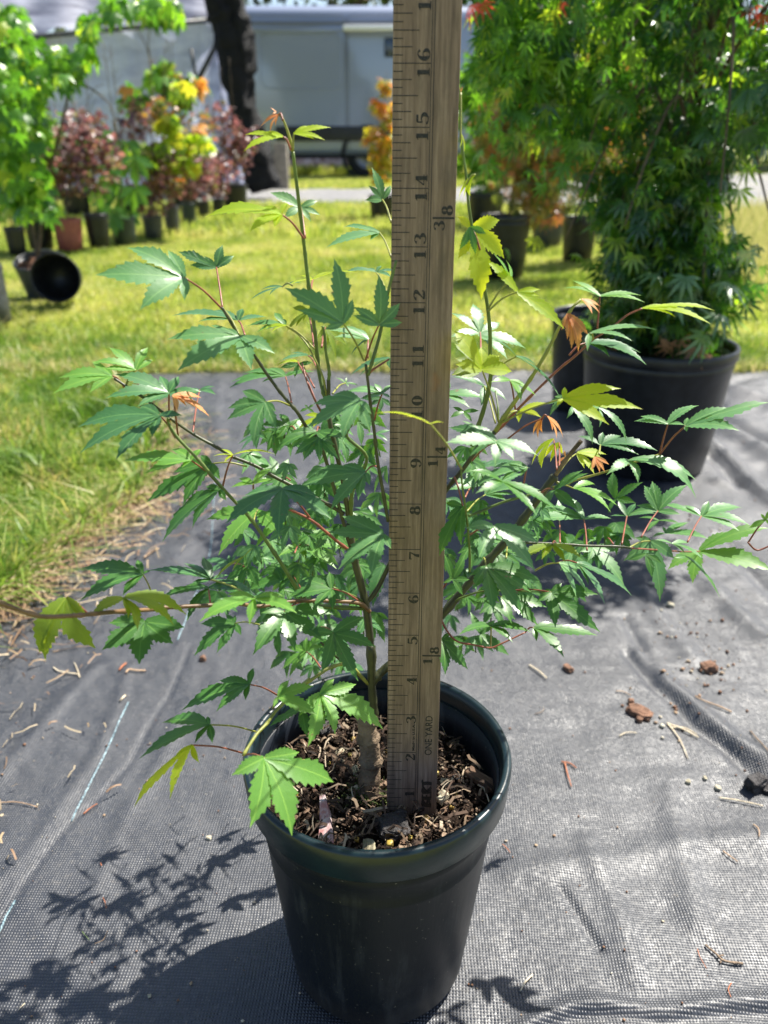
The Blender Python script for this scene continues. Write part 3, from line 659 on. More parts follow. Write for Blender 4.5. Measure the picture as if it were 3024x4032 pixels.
# brass end with hole and rivet
M['brass'] = simple('tarnished_metal', (.05, .035, .02), .45, .5, 300, .5, .4, .0005)
M['steel'] = simple('bright_rivet', (.75, .78, .80), .18, .05, 100, .5, .05, .0003, 1.0)
V = [(0+.004, -.0007, OFF-.004)]; Fc = []
for k in range(25):
    an = math.pi*k/24; V.append((.0012+.0108*math.cos(an), -.0007, OFF-.0045+.0125*math.sin(an)))
Vb = V+[(x, 0.0002, z) for x, _, z in V]
Fc = [(0, k, k+1) for k in range(1, 25)]+[(k, k+26, k+27, k+1) for k in range(1, 25)]
mk('metal_end_cap', Vb, Fc, M['brass'], stick, False)
bm = bmesh.new(); bmesh.ops.create_uvsphere(bm, u_segments=20, v_segments=12, radius=.0021)
for v in bm.verts: v.co = Vector((v.co.x+.0013, v.co.y*.6-.0010, v.co.z+OFF+.0040))
me = bpy.data.meshes.new('rivet'); bm.to_mesh(me); bm.free(); me.materials.append(M['steel']); me.polygons.foreach_set('use_smooth', [True]*len(me.polygons))
o = bpy.data.objects.new('rivet', me); C.objects.link(o); o.parent = stick

# ------------------------------------------------------------ the measured maple
CRP = {'A': (200, 1200, .4822), 'B': (900, 1000, .4822), 'C': (1700, 1000, .4822), 'D': (600, 1800, .6028), 'E': (1700, 1600, .4972), 'F': (2200, 1500, .4973),
       'G': (0, 2000, .4822), 'H': (0, 0, .9114), 'I': (1512, 0, .9114), 'J': (0, 2688, .9114), 'K': (900, 2500, .7233), 'M': (1512, 1344, .9114), 'N': (0, 1344, .9114)}
def cp(c, p): o = CRP[c]; return (o[0]+p[0]*o[2], o[1]+p[1]*o[2])
PS = [0, .05, .10, .16, .21, .27, .32, .38, .43, .49, .54, .60, .65, .71, .76, .82, .88, .94, 1.0]
PWD = list(np.interp(PS, [0, .08, .18, .30, .42, .52, .64, .76, .88, .95, 1], [.42, .50, .70, .90, .98, .94, .76, .47, .20, .08, 0]))
FW = Vector((0, math.cos(TH), -math.sin(TH)))
def leaf_geo(J, tips, n, arch, wf, rs, teeth=.13, side_n=None):
    V = []; Fc = []; UV = []
    Ls = [t-J for t in tips]; Ln = [l.length for l in Ls]; mx = max(Ln)
    for i, L in enumerate(Ls):
        g1 = L.angle(Ls[i-1]) if i > 0 else 2.2
        g2 = L.angle(Ls[i+1]) if i < len(Ls)-1 else 2.2
        l = Ln[i]; P2 = tips[i]; P1 = J+L*.55+n*(arch*l*.9*(.7+.6*rs.random()))
        W = wf*1.0*l*(.88+.24*rs.random())+.012*mx
        b = len(V); sgn = None
        cur = (rs.random()-.5)*.06*l
        for k, s in enumerate(PS):
            t = s
            p = J*(1-t)**2+P1*2*t*(1-t)+P2*t*t
            tg = ((P1-J)*(1-t)+(P2-P1)*t).normalized(); sd = n.cross(tg)
            if sd.length < .05: sd = FW.cross(tg)
            sd.normalize(); nn = tg.cross(sd).normalized()
            if nn.dot(n) < 0: nn = -nn
            tooth = (1+teeth if k % 2 else 1-teeth) if 1 < k < 17 else 1
            w = W*PWD[k]
            wl = min(w, max(.0006, s*l*math.tan(min(g2/2, 1.3))+.0006)); wr = min(w, max(.0006, s*l*math.tan(min(g1/2, 1.3))+.0006))
            # sd points to the left or right; n x L: determine which neighbour lies on that side once
            if sgn is None:
                ref = Ls[i+1] if i < len(Ls)-1 else (-Ls[i-1]+L*2*Ls[i-1].dot(L)/L.dot(L) if len(Ls) > 1 else sd)
                sgn = 1 if sd.dot(ref-L*ref.dot(L)/L.dot(L)) > 0 else -1
            a_, c_ = (wl, wr) if sgn > 0 else (wr, wl)
            if k in (0,): a_ = c_ = .0005
            p = p+sd*cur*math.sin(t*math.pi)
            back = tg*(a_*.25 if k % 2 and 1 < k < 17 else 0)
            V.append(p+sd*a_*tooth+nn*a_*.20+back); V.append(p-nn*0.0); V.append(p-sd*c_*tooth+nn*c_*.20+back)
            vv = s*l/.035
            UV += [(.5+a_/.014, vv*.8), (.5, vv*.8), (.5-c_/.014, vv*.8)]
        for k in range(len(PS)-1):
            o = b+k*3; Fc += [(o, o+1, o+4, o+3), (o+1, o+2, o+5, o+4)]
    return V, Fc, UV
def place_leaf(c, Y, mat, j, tips, pet=None, wf=.155, arch=.16, under=False, face=None, pmat=None, petY=None, lab=None, teeth=.13):
    rs = random.Random(int(j[0]*7+j[1]*13))
    jp = cp(c, j); tp = [cp(c, t) for t in tips]
    J = at(*jp, Y); vd = (J-CAM).normalized()
    T2 = [np.array([t[0]-jp[0], t[1]-jp[1]]) for t in tp]
    A = np.array(T2); cov = A.T@A; ev, evec = np.linalg.eigh(cov)
    ratio = math.sqrt(max(ev[0], 1e-6)/max(ev[1], 1e-6))
    sa = min(.93, max(.16, ratio/.62)) if face is None else face
    m2 = evec[:, 1]; m = Vector((m2[0], 0, 0))+Vector((0, -math.sin(TH), -math.cos(TH)))*float(m2[1]); m.normalize()
    e = m.cross(vd); e.normalize()
    if e.z < 0: e = -e
    nrm = (e*math.sqrt(1-sa*sa)-vd*sa*(-1 if under else 1)).normalized()
    T3 = []
    for (px, py) in tp:
        d = ray(px, py); dn = d.dot(nrm); lat = math.hypot(px-jp[0], py-jp[1])/F*Y
        t0 = (J-CAM).dot(FW)/d.dot(FW)*1.0
        tt = (J-CAM).dot(nrm)/dn if abs(dn) > 1e-3 else t0
        lim = min(.8*lat, .024)/d.length
        tt = max(t0-lim, min(t0+lim, tt)); T3.append(CAM+d*tt)
    V, Fc, UV = leaf_geo(J, T3, nrm, arch, wf, rs, teeth)
    o = mk('leaf', V, Fc, M[mat], maple, True, UV)
    if lab: o['label'] = lab
    if pet:
        pe = cp(c, pet); Ye = petY if petY else max(Y-.07, min(Y+.05, .2*Y+.8*.385))
        E_ = at(*pe, Ye); mid = J.lerp(E_, .5)+Vector((0, 0, .0015))
        pts = smooth_path([J, mid, E_], 4); pm = pmat or rs.choice(['stem_red', 'stem_red', 'stem_yellow'])
        Vp, Fp = tube_geo(pts, [.00038+.00018*i/len(pts) for i in range(len(pts))], 6)
        mk('petiole', Vp, Fp, M[pm], o)
    return o
maple = empty('japanese_maple', (POT.x, POT.y, SOILZ), 0, 'young green Japanese maple growing in the front pot behind the yardstick', 'maple tree')
maple_inv = Matrix.Translation((-POT.x, -POT.y, -SOILZ))
_mk = mk
def mk(name, verts, faces, mat=None, parent=None, *a, **k):
    if parent is maple or (parent is not None and parent.parent is maple):
        off = Vector((POT.x, POT.y, SOILZ)); verts = [Vector(v)-off for v in verts]
    return _mk(name, verts, faces, mat, parent, *a, **k)
LV = [
 ('H', .37, 'pale', (797,1200), [(725,1080),(548,1070),(410,1188),(603,1340),(797,1300)], (960,1335), dict(face=.75)),
 ('H', .42, 'teal', (935,1155), [(820,1145),(768,1087),(880,1105),(962,1058),(1012,1105)], (962,1335), {}),
 ('H', .43, 'teal', (1030,1385), [(855,1390),(740,1365),(905,1345),(1050,1333),(1155,1370)], (1058,1448), {}),
 ('H', .38, 'yellow', (1215,925), [(1075,1005),(885,940),(1120,900),(1242,875),(1185,985)], (1312,1030), {}),
 ('H', .41, 'pale', (1300,895), [(1345,960),(1385,930),(1372,868),(1165,832),(1225,945)], (1318,1028), {}),
 ('H', .385, 'yellow', (1222,590), [(1052,655),(1085,622),(1056,583),(1130,575)], (1258,650), dict(face=.5, wf=.13)),
 ('H', .385, 'yellow', (1270,578), [(1340,545),(1432,552),(1405,606),(1360,602)], (1266,650), dict(face=.55, wf=.12)),
 ('H', .39, 'red', (1205,495), [(1122,552),(1140,528),(1168,575),(1190,545)], (1222,520), dict(face=.4, wf=.10)),
 ('H', .39, 'red', (1192,485), [(1168,466),(1185,475),(1178,492)], None, dict(face=.4)),
 ('H', .44, 'pale', (1640,1005), [(1408,1070),(1480,982),(1570,985),(1600,1040)], (1690,1110), {}),
 ('H', .43, 'pale', (1652,862), [(1575,865),(1590,800),(1605,722),(1690,800)], (1690,960), dict(face=.8)),
 ('B', .42, 'yellow', (690,210), [(470,270),(570,185),(840,145),(1060,155)], (670,330), dict(face=.2, wf=.10)),
 ('B', .43, 'teal', (440,268), [(165,385),(250,303),(330,340),(600,235)], (520,255), dict(face=.22, wf=.10)),
 ('B', .36, 'pale', (935,565), [(1015,365),(860,35),(455,275),(560,455),(780,618)], (1105,870), dict(face=.9)),
 ('B', .37, 'pale', (1230,575), [(1420,560),(1400,400),(1222,165),(1015,430),(1015,500)], (1118,870), dict(face=.9)),
 ('B', .46, 'teal', (1205,150), [(940,155),(1125,120),(1250,95),(1400,150),(1330,190)], (1300,330), dict(face=.3)),
 ('B', .41, 'green', (465,585), [(150,590),(230,640),(375,478),(455,530)], (700,770), dict(face=.4)),
 ('B', .405, 'yellow', (470,585), [(245,635),(300,600),(350,640)], (700,775), dict(wf=.12)),
 ('B', .41, 'olive', (655,470), [(520,440),(470,640),(545,600),(610,555)], (700,775), dict(wf=.12)),
 ('B', .40, 'pale', (1140,700), [(860,680),(815,625),(930,590),(1010,600)], (1135,850), dict(face=.4)),
 ('B', .40, 'teal', (1135,700), [(995,838),(1050,760),(1110,740)], None, {}),
 ('B', .41, 'olive', (790,600), [(715,700),(800,760),(880,865),(965,745)], (760,760), dict(wf=.11)),
 ('A', .37, 'pale', (1545,255), [(1640,535),(1831,400),(1400,200),(1305,170),(945,285),(1030,545)], (1405,30), dict(face=.7)),
 ('B', .42, 'green', (465,1000), [(560,960),(700,960),(330,930),(110,980),(15,1045),(0,1098),(270,1050)], (515,1220), dict(face=.35)),
 ('B', .43, 'green', (570,900), [(690,885),(640,980),(540,1010),(420,930)], (700,1090), {}),
 ('B', .41, 'yellow', (565,880), [(370,925),(440,880),(500,865)], (730,1250), dict(wf=.12)),
 ('B', .44, 'teal', (650,830), [(420,875),(500,815),(600,815),(700,850)], (730,950), dict(face=.3)),
 ('B', .36, 'pale', (300,1210), [(390,1290),(392,1440),(205,1580),(-15,1355),(-10,1262),(110,1118)], (500,1238), dict(face=.75)),
 ('B', .41, 'green', (500,1412), [(565,1345),(410,1305),(290,1370),(240,1402),(345,1480),(410,1500)], (552,1448), {}),
 ('B', .35, 'pale', (1075,1200), [(1170,1310),(1155,1440),(930,1530),(640,1420),(690,1225),(850,1150)], (1010,1395), dict(face=.7)),
 ('B', .37, 'green', (720,1452), [(975,1505),(860,1560),(650,1510),(385,1605),(480,1480)], (740,1420), {}),
 ('B', .38, 'teal', (740,1500), [(540,1640),(610,1690),(745,1700),(905,1680),(870,1560)], None, {}),
 ('B', .38, 'pale', (1255,1140), [(1130,1190),(940,1130),(1050,1085),(1190,1058),(1330,1070),(1320,1180)], (1190,1360), dict(face=.45)),
 ('B', .44, 'green', (955,1055), [(872,1010),(965,1008),(1062,1078),(980,1085)], (850,1140), dict(face=.4)),
 ('B', .46, 'teal', (1250,1180), [(1075,1180),(1150,1240),(1240,1290),(1340,1250)], None, {}),
 ('B', .45, 'teal', (1320,850), [(985,1000),(1065,1000),(1180,930),(1320,940)], None, dict(face=.3)),
 ('B', .42, 'pale', (1060,1370), [(1085,1568),(1150,1440),(1230,1380)], None, {}),
 ('B', .43, 'teal', (1200,1470), [(1300,1530),(1120,1480),(1320,1440)], None, {}),
 ('B', .40, 'yellow', (760,1335), [(690,1425),(560,1440),(620,1320),(790,1290),(870,1310)], (840,1400), {}),
 ('B', .42, 'green', (360,1450), [(380,1655),(310,1620),(275,1455),(530,1600)], None, {}),
 ('B', .44, 'teal', (250,1480), [(70,1560),(100,1610),(230,1600),(300,1510)], None, dict(face=.3)),
 ('B', .46, 'green', (650,1260), [(580,1290),(620,1230),(700,1230),(700,1300)], None, {}),
 ('M', .30, 'yellow', (200,357), [(-45,312),(80,325),(262,352),(170,350)], (335,552), dict(face=.16, wf=.07, pmat='stem_yellow', petY=.345)),
 ('A', .38, 'light', (500,580), [(430,520),(335,465),(60,600),(20,725),(315,720)], (600,672), dict(face=.6)),
 ('A', .39, 'light', (695,530), [(835,450),(795,348),(475,350),(335,470),(420,525)], (610,670), dict(face=.6)),
 ('A', .38, 'teal', (965,720), [(1235,712),(1045,585),(890,580),(520,570),(440,765),(705,835)], (970,975), dict(face=.6)),
 ('A', .36, 'red', (1000,738), [(1295,912),(1230,760),(1200,850),(1110,830),(1030,880)], (1040,1085), dict(wf=.13)),
 ('A', .36, 'teal', (885,900), [(1075,905),(825,1085),(530,1268),(232,1218),(220,1000),(720,830)], (1015,1085), dict(face=.6)),
 ('A', .46, 'teal', (1215,695), [(1340,670),(1350,735),(1120,800),(850,800)], (1160,1045), dict(face=.35)),
 ('A', .37, 'light', (1145,1270), [(1230,1178),(980,1180),(590,1275),(765,1382),(1070,1330)], (1385,1490), dict(face=.55)),
 ('A', .38, 'green', (1310,1298), [(1385,1430),(1080,1640),(780,1612),(1000,1370),(1220,1230)], (1600,1320), dict(face=.7)),
 ('D', .36, 'green', (440,212), [(485,285),(262,462),(65,555),(185,335),(350,193)], None, dict(face=.5)),
 ('A', .37, 'yellow', (1485,1228), [(1415,1290),(1320,1238),(1390,1180),(1842,1225)], (1405,1478), dict(face=.2, wf=.11)),
 ('D', .36, 'light', (660,175), [(800,150),(790,68),(565,140),(510,200)], (660,225), dict(face=.5)),
 ('D', .345, 'teal', (850,205), [(1080,262),(1170,405),(825,525),(480,437),(600,252)], (1040,410), dict(face=.65)),
 ('D', .38, 'light', (690,345), [(860,515),(800,400),(540,300),(350,410),(430,645)], (660,425), dict(face=.7)),
 ('D', .37, 'light', (940,390), [(1075,482),(940,622),(790,500),(665,600),(850,372)], None, dict(face=.75)),
 ('D', .38, 'light', (965,570), [(1275,612),(1205,732),(1005,680),(820,650),(1150,480)], (930,625), dict(face=.6)),
 ('D', .41, 'green', (830,135), [(900,60),(890,10),(765,-10),(600,25),(690,160)], (900,150), dict(face=.6)),
 ('D', .42, 'green', (860,145), [(680,210),(760,230),(950,180)], None, {}),
 ('D', .36, 'pale', (1390,100), [(1422,185),(1345,285),(1160,352),(960,195),(1095,72),(1240,52)], (1465,60), dict(face=.75)),
 ('D', .35, 'pale', (1508,505), [(1560,600),(1430,782),(1210,738),(1150,490),(1240,385)], None, dict(face=.75)),
 ('D', .36, 'teal', (385,800), [(240,840),(-30,740),(205,693),(330,650),(500,770)], (560,900), dict(face=.4)),
 ('D', .35, 'green', (365,855), [(620,905),(560,815),(180,860),(45,930),(225,1072)], (380,965), dict(face=.5)),
 ('D', .42, 'teal', (510,700), [(545,640),(500,640),(320,682),(345,775),(440,760)], (600,715), dict(face=.5)),
 ('D', .31, 'light', (665,922), [(860,905),(945,1020),(635,1098),(303,1080),(480,900)], (380,800), dict(face=.55)),
 ('D', .345, 'teal', (660,915), [(865,900),(760,890),(390,860),(400,800)], None, dict(face=.4)),
 ('D', .37, 'green', (540,1085), [(580,1165),(420,1280),(272,1300),(315,1090),(480,1025),(540,1030)], (700,1095), dict(face=.8)),
 ('D', .355, 'green', (860,1010), [(1190,1030),(1120,1205),(935,1270),(655,1295),(700,1020)], (1005,940), dict(face=.8)),
 ('D', .40, 'green', (820,1130), [(885,1150),(835,1312),(700,1240),(740,1130)], None, {}),
 ('D', .37, 'light', (1005,1270), [(1120,1240),(1150,1130),(1010,1175),(875,1240),(845,1390),(893,1440)], (1098,1372), {}),
 ('D', .35, 'green', (1180,1150), [(1385,1042),(1460,1240),(1345,1465),(1100,1412),(970,1150)], (1100,1110), dict(face=.9)),
 ('D', .38, 'green', (1470,1020), [(1545,1060),(1520,1212),(1435,1255),(1330,1132),(1400,1030)], None, {}),
 ('D', .37, 'green', (920,775), [(960,695),(800,700),(620,870),(820,892),(930,880)], (1005,935), dict(face=.7)),
 ('D', .36, 'green', (1170,860), [(1155,748),(960,790),(880,915),(1050,1000),(1178,1005)], (1350,940), dict(face=.7)),
 ('D', .41, 'pale', (1010,760), [(1090,785),(1090,690),(960,680),(940,740)], None, {}),
 ('D', .38, 'light', (600,800), [(685,822),(590,740),(480,800)], None, {}),
 ('D', .355, 'olive', (600,650), [(400,815),(520,750),(668,590)], None, dict(wf=.10, face=.3)),
 ('D', .335, 'green', (633,1485), [(660,1375),(435,1460),(190,1655),(415,1665),(608,1590)], (812,1552), dict(face=.7)),
 ('K', .31, 'light', (270,335), [(330,245),(465,278),(485,440),(245,395)], (240,400), dict(face=.8)),
 ('K', .32, 'light', (500,318), [(575,240),(695,268),(842,515),(580,548),(430,612),(385,440)], None, dict(face=.75)),
 ('K', .335, 'green', (400,400), [(300,430),(220,500),(430,560),(560,470)], None, dict(face=.6)),
 ('K', .265, 'light', (195,670), [(385,638),(572,802),(345,1095),(115,1052),(15,765)], (78,655), dict(face=.85, pmat='stem_red', wf=.17)),
 ('J', .30, 'green', (905,182), [(918,262),(840,265),(600,330),(697,175),(895,145)], (1105,212), dict(face=.45, pmat='stem_yellow')),
 ('J', .285, 'yellow', (830,270), [(862,348),(735,506),(578,540),(740,350)], (1045,303), dict(face=.5, pmat='stem_red', wf=.12)),
 ('D', .37, 'teal', (1515,705), [(1540,760),(1440,980),(1280,832),(1340,712)], None, {}),
 ('D', .37, 'pale', (1530,60), [(1540,180),(1450,242),(1470,120)], None, {}),
 ('D', .45, 'teal', (1440,360), [(1320,330),(1410,303),(1540,320),(1545,400),(1370,410)], None, dict(face=.4)),
 ('G', .34, 'green', (1165,540), [(1235,510),(1120,422),(665,493),(650,762),(1000,720)], (1252,726), dict(face=.6)),
 ('G', .30, 'olive', (540,735), [(325,1185),(372,1245),(785,1150),(725,890)], (722,870), dict(face=.85, wf=.20, arch=.35, pmat='stem_red', petY=.30)),
 ('G', .30, 'olive', (1010,735), [(735,885),(1045,905),(1125,1003),(1420,962),(1532,885)], (800,860), dict(face=.5, wf=.17, arch=.30, petY=.30)),
 ('G', .31, 'green', (1180,930), [(1510,975),(1415,1110),(1137,1280),(830,1162),(885,940)], None, dict(face=.9, wf=.23, arch=.05)),
 ('I', .39, 'yellow', (375,985), [(500,950),(520,1118),(420,1298),(318,1120),(315,935)], (415,1080), dict(face=.85, wf=.17)),
 ('I', .385, 'green', (372,982), [(440,1010),(395,1100),(325,1080)], None, {}),
 ('I', .385, 'yellow', (395,755), [(322,865),(345,860),(372,850)], (355,800), dict(wf=.15)),
 ('I', .39, 'yellow', (335,580), [(325,640),(340,680)], None, dict(wf=.1)),
 ('I', .395, 'red', (332,400), [(338,372),(326,378)], (331,600), dict(wf=.1)),
 ('C', .38, 'yellow', (700,308), [(440,45),(885,290),(880,345),(1085,615)], (460,468), dict(wf=.11, pmat='stem_yellow', face=.8)),
 ('C', .385, 'light', (640,220), [(500,-5),(600,45)], (465,440), dict(wf=.11)),
 ('C', .42, 'pale', (395,640), [(150,680),(150,480),(335,405),(558,560)], (400,780), dict(face=.6)),
 ('C', .43, 'pale', (380,665), [(770,775),(620,862),(500,670)], None, dict(face=.5)),
 ('C', .37, 'yellow', (410,945), [(655,960),(550,830),(400,760),(178,625),(190,900)], (545,1370), dict(face=.8, wf=.27, teeth=.05, pmat='stem_yellow')),
 ('C', .385, 'olive', (380,960), [(160,990),(190,850),(185,730),(310,905)], None, dict(face=.7, wf=.25, teeth=.05)),
 ('C', .375, 'yellow', (1075,1180), [(1020,1240),(1085,1085),(1545,1100),(1725,1268),(1450,1397)], (560,1385), dict(face=.75, wf=.13, teeth=.07, pmat='stem_yellow')),
 ('C', .38, 'pale', (1090,1175), [(960,1330),(945,1230),(1000,1165)], None, {}),
 ('C', .38, 'red', (1110,488), [(1060,620),(1105,700),(1140,775),(1195,800),(1278,660)], None, dict(wf=.13, arch=.25, face=.9)),
 ('C', .385, 'red', (1225,372), [(1392,440),(1372,485),(1310,492)], None, dict(wf=.13)),
 ('I', .39, 'light', (933,1280), [(765,1247),(812,1212),(1115,1278),(1130,1308)], (922,1420), dict(face=.3, pmat='stem_red', wf=.12)),
 ('I', .38, 'yellow', (1115,1333), [(1240,1330),(1430,1343),(1415,1402),(1260,1370)], (980,1420), dict(face=.35, pmat='stem_red', wf=.12)),
 ('C', .38, 'teal', (690,838), [(490,700),(880,945),(1050,1182)], (500,990), dict(wf=.11, pmat='stem_yellow')),
 ('C', .375, 'pale', (1290,650), [(1270,795),(1640,712),(1860,625)], (1320,700), dict(face=.3, wf=.10)),
 ('M', .39, 'teal', (870,8), [(1135,103),(1010,20),(975,68),(1110,50)], (800,60), dict(face=.3)),
 ('C', .39, 'light', (640,1030), [(480,1048),(730,1212),(855,1162),(770,1080)], (682,1270), dict(face=.4)),
 ('C', .43, 'teal', (430,1080), [(165,1005),(300,1010),(610,1195),(400,1245)], (520,1380), dict(face=.5)),
 ('C', .44, 'pale', (90,1150), [(150,1050),(440,1180),(310,1255)], None, dict(face=.5)),
 ('C', .39, 'yellow', (720,1280), [(632,1290),(895,1335),(960,1218),(710,1378)], (600,1350), dict(face=.5)),
 ('E', .35, 'pale', (510,275), [(500,480),(655,430),(840,390),(300,150),(240,115),(105,288)], (320,430), dict(face=.6)),
 ('E', .36, 'teal', (480,250), [(130,170),(300,400),(380,330)], None, {}),
 ('C', .385, 'red', (908,1342), [(828,1480),(870,1508),(905,1460)], (620,1510), dict(pmat='stem_red', wf=.17)),
 ('C', .385, 'red', (942,1328), [(1072,1500),(1020,1508),(985,1445)], (900,1345), dict(wf=.17)),
 ('E', .39, 'yellow', (965,262), [(790,472),(835,420),(870,492)], (990,500), dict(wf=.2)),
 ('E', .39, 'yellow', (1010,290), [(895,405),(940,440),(1040,385)], (1010,500), dict(wf=.16)),
 ('E', .40, 'red', (1060,400), [(985,460),(1020,440),(1050,350)], (1020,510), dict(wf=.14)),
 ('E', .39, 'yellow', (1150,370), [(1385,382),(1400,462),(1290,540),(1210,495)], (1010,520), dict(wf=.13)),
 ('E', .385, 'red', (1290,400), [(1370,520),(1330,530),(1262,515),(1405,462)], None, dict(wf=.12)),
 ('F', .39, 'pale', (105,205), [(60,300),(268,505),(300,240)], None, dict(wf=.12, arch=.3)),
 ('F', .40, 'pale', (320,212), [(535,492),(320,370),(160,225)], None, dict(wf=.09, arch=.3)),
 ('F', .38, 'pale', (865,340), [(595,320),(645,280),(1060,190),(1112,195),(1000,350)], (798,580), dict(face=.5, pmat='stem_red')),
 ('F', .37, 'pale', (1003,357), [(1015,402),(1430,395),(1665,170),(1375,215),(1020,290)], (800,582), dict(face=.6, pmat='stem_red')),
 ('F', .41, 'teal', (330,505), [(635,585),(785,555),(495,435),(350,405),(150,438)], (320,580), dict(face=.5)),
 ('F', .38, 'pale', (555,627), [(375,745),(630,820),(1090,790),(1088,930)], None, dict(face=.55, arch=.35, wf=.12)),
 ('F', .40, 'green', (455,930), [(390,1050),(430,718),(668,800),(612,965)], None, dict(face=.7)),
 ('F', .39, 'pale', (785,1030), [(550,1060),(615,985),(675,828),(740,793),(1020,820),(965,1057)], (655,1235), dict(face=.7, pmat='stem_red')),
 ('F', .39, 'pale', (1130,1070), [(810,980),(980,985),(1185,950),(1450,1005),(1512,1142),(1430,1188)], (1020,1275), dict(face=.45, pmat='stem_red')),
 ('E', .39, 'pale', (1205,895), [(860,800),(800,910),(1060,715),(1425,890)], (1230,1140), dict(face=.45)),
 ('E', .40, 'pale', (1010,900), [(800,912),(870,800),(1000,740),(1100,880)], (1015,1080), dict(face=.4)),
 ('F', .43, 'pale', (725,1267), [(915,1408),(800,1752),(510,1425),(600,1240)], (560,1320), dict(face=.8)),
 ('F', .385, 'green', (690,1370), [(545,1420),(738,1560),(820,1450)], None, {}),
 ('F', .465, 'light', (1115,1347), [(862,1495),(1060,1605),(1720,1515),(1665,1165),(1385,1188)], None, dict(face=.7, wf=.16)),
 ('F', .39, 'pale', (845,1205), [(822,1155),(740,1240),(1030,1120),(1190,1252)], None, dict(face=.4)),
 ('F', .40, 'pale', (900,1290), [(760,1260),(1000,1370),(1150,1420),(1040,1290)], None, {}),
 ('F', .40, 'pale', (270,1320), [(165,1352),(225,1432),(518,1620),(470,1350)], None, dict(face=.7)),
 ('F', .41, 'pale', (360,1240), [(225,1285),(258,1190),(490,1215),(400,1270)], (430,1290), dict(face=.35)),
 ('F', .36, 'light', (1635,1100), [(1505,1165),(1600,1050),(1700,1010),(1720,1150)], (1500,1280), dict(pmat='stem_red')),
 ('F', .41, 'teal', (540,1070), [(405,1070),(470,945),(610,970),(770,1050)], (500,1290), dict(face=.4, pmat='stem_red')),
 ('F', .39, 'green', (1010,1390), [(920,1400),(1190,1585),(1275,1718)], None, dict(wf=.13)),
 ('F', .42, 'green', (790,1105), [(620,1090),(700,1190),(960,1130)], None, dict(face=.3)),
 ('E', .37, 'green', (245,790), [(110,765),(118,900),(60,1185),(235,1105)], (180,560), dict(face=.8)),
 ('E', .35, 'green', (430,1270), [(305,1340),(320,1450),(490,1632),(725,1660),(788,1475),(862,1390)], (410,1200), dict(face=.8)),
 ('E', .345, 'pale', (490,948), [(270,968),(360,1235),(820,1310),(848,1085)], (300,1020), dict(face=.75)),
 ('E', .33, 'green', (560,595), [(345,690),(300,510),(1000,838),(836,868)], None, dict(face=.45, wf=.13)),
 ('E', .37, 'pale', (755,488), [(600,450),(480,490),(330,640),(540,600),(700,560)], (725,630), dict(face=.5)),
 ('E', .42, 'pale', (320,640), [(420,620),(275,525),(130,568),(130,662)], (265,720), dict(face=.6)),
 ('E', .42, 'pale', (425,700), [(500,580),(735,530),(860,665),(645,700),(590,745)], (280,830), dict(face=.5)),
 ('E', .36, 'green', (970,660), [(872,830),(1168,825),(1240,530),(1200,505),(1000,620)], (860,690), dict(face=.6)),
 ('E', .37, 'light', (1125,650), [(1420,842),(1480,800),(1300,625)], (960,640), dict(face=.4, wf=.13, arch=.25)),
 ('E', .36, 'olive', (955,1095), [(1182,1200),(1060,1240),(870,1215),(700,1212)], (980,1080), dict(face=.5, lab='green leaf with a brown scorched patch')),
 ('E', .36, 'pale', (1010,1240), [(1145,1518),(1238,1500),(1180,1290)], (820,1300), dict(wf=.12)),
 ('E', .37, 'teal', (1150,1240), [(1240,1420),(1372,1568),(1585,1502),(1300,1300)], (1000,1240), dict(wf=.13)),
 ('E', .36, 'green', (945,1472), [(828,1550),(980,1755),(1335,1790),(1320,1490),(1030,1400)], (600,1465), dict(face=.9)),
 ('E', .37, 'green', (555,1512), [(632,1722),(842,1742),(912,1592),(700,1490)], (410,1465), dict(face=.8)),
 ('E', .37, 'green', (808,1752), [(830,1862),(1050,1992),(1312,1815),(1000,1730)], (740,1790), dict(face=.6)),
 ('E', .36, 'green', (470,1740), [(212,1812),(320,1720),(700,1728),(792,1790),(642,1870)], (467,1900), dict(face=.5)),
 ('E', .40, 'green', (385,1800), [(305,1628),(502,1690),(612,1972),(392,1885)], None, {}),
 ('E', .375, 'green', (75,1850), [(150,1790),(290,1885),(287,2085),(105,2130)], None, {}),
 ('E', .38, 'green', (165,1365), [(250,1500),(300,1372),(262,1180),(100,1168),(85,1400)], (90,1440), dict(face=.9)),
 ('E', .44, 'pale', (600,1072), [(340,1125),(420,1010),(810,955),(892,1042),(700,1120)], (590,1200), dict(face=.4)),
 ('E', .43, 'pale', (560,1150), [(690,1150),(760,1220),(820,1190)], None, {}),
 ('E', .42, 'green', (620,1330), [(780,1480),(860,1390),(700,1290)], None, {}),
 ('E', .41, 'teal', (330,500), [(440,430),(700,440),(780,490),(400,560)], None, dict(face=.3)),
 ('E', .41, 'teal', (280,960), [(330,870),(480,850),(400,1010)], None, {}),
 ('C', .42, 'green', (260,1290), [(150,1340),(170,1250),(330,1370),(390,1280)], None, {}),
]
for (c, Y, mt, j, tips, pet, kw) in LV:
    if c == 'D' and Y >= .37: Y += .075 if mt != 'teal' else .09
    if c in 'EF' and .39 <= Y < .425: Y += .05
    if c == 'B' and Y >= .41: Y += .03
    place_leaf(c, Y, mt, j, tips, pet, **kw)
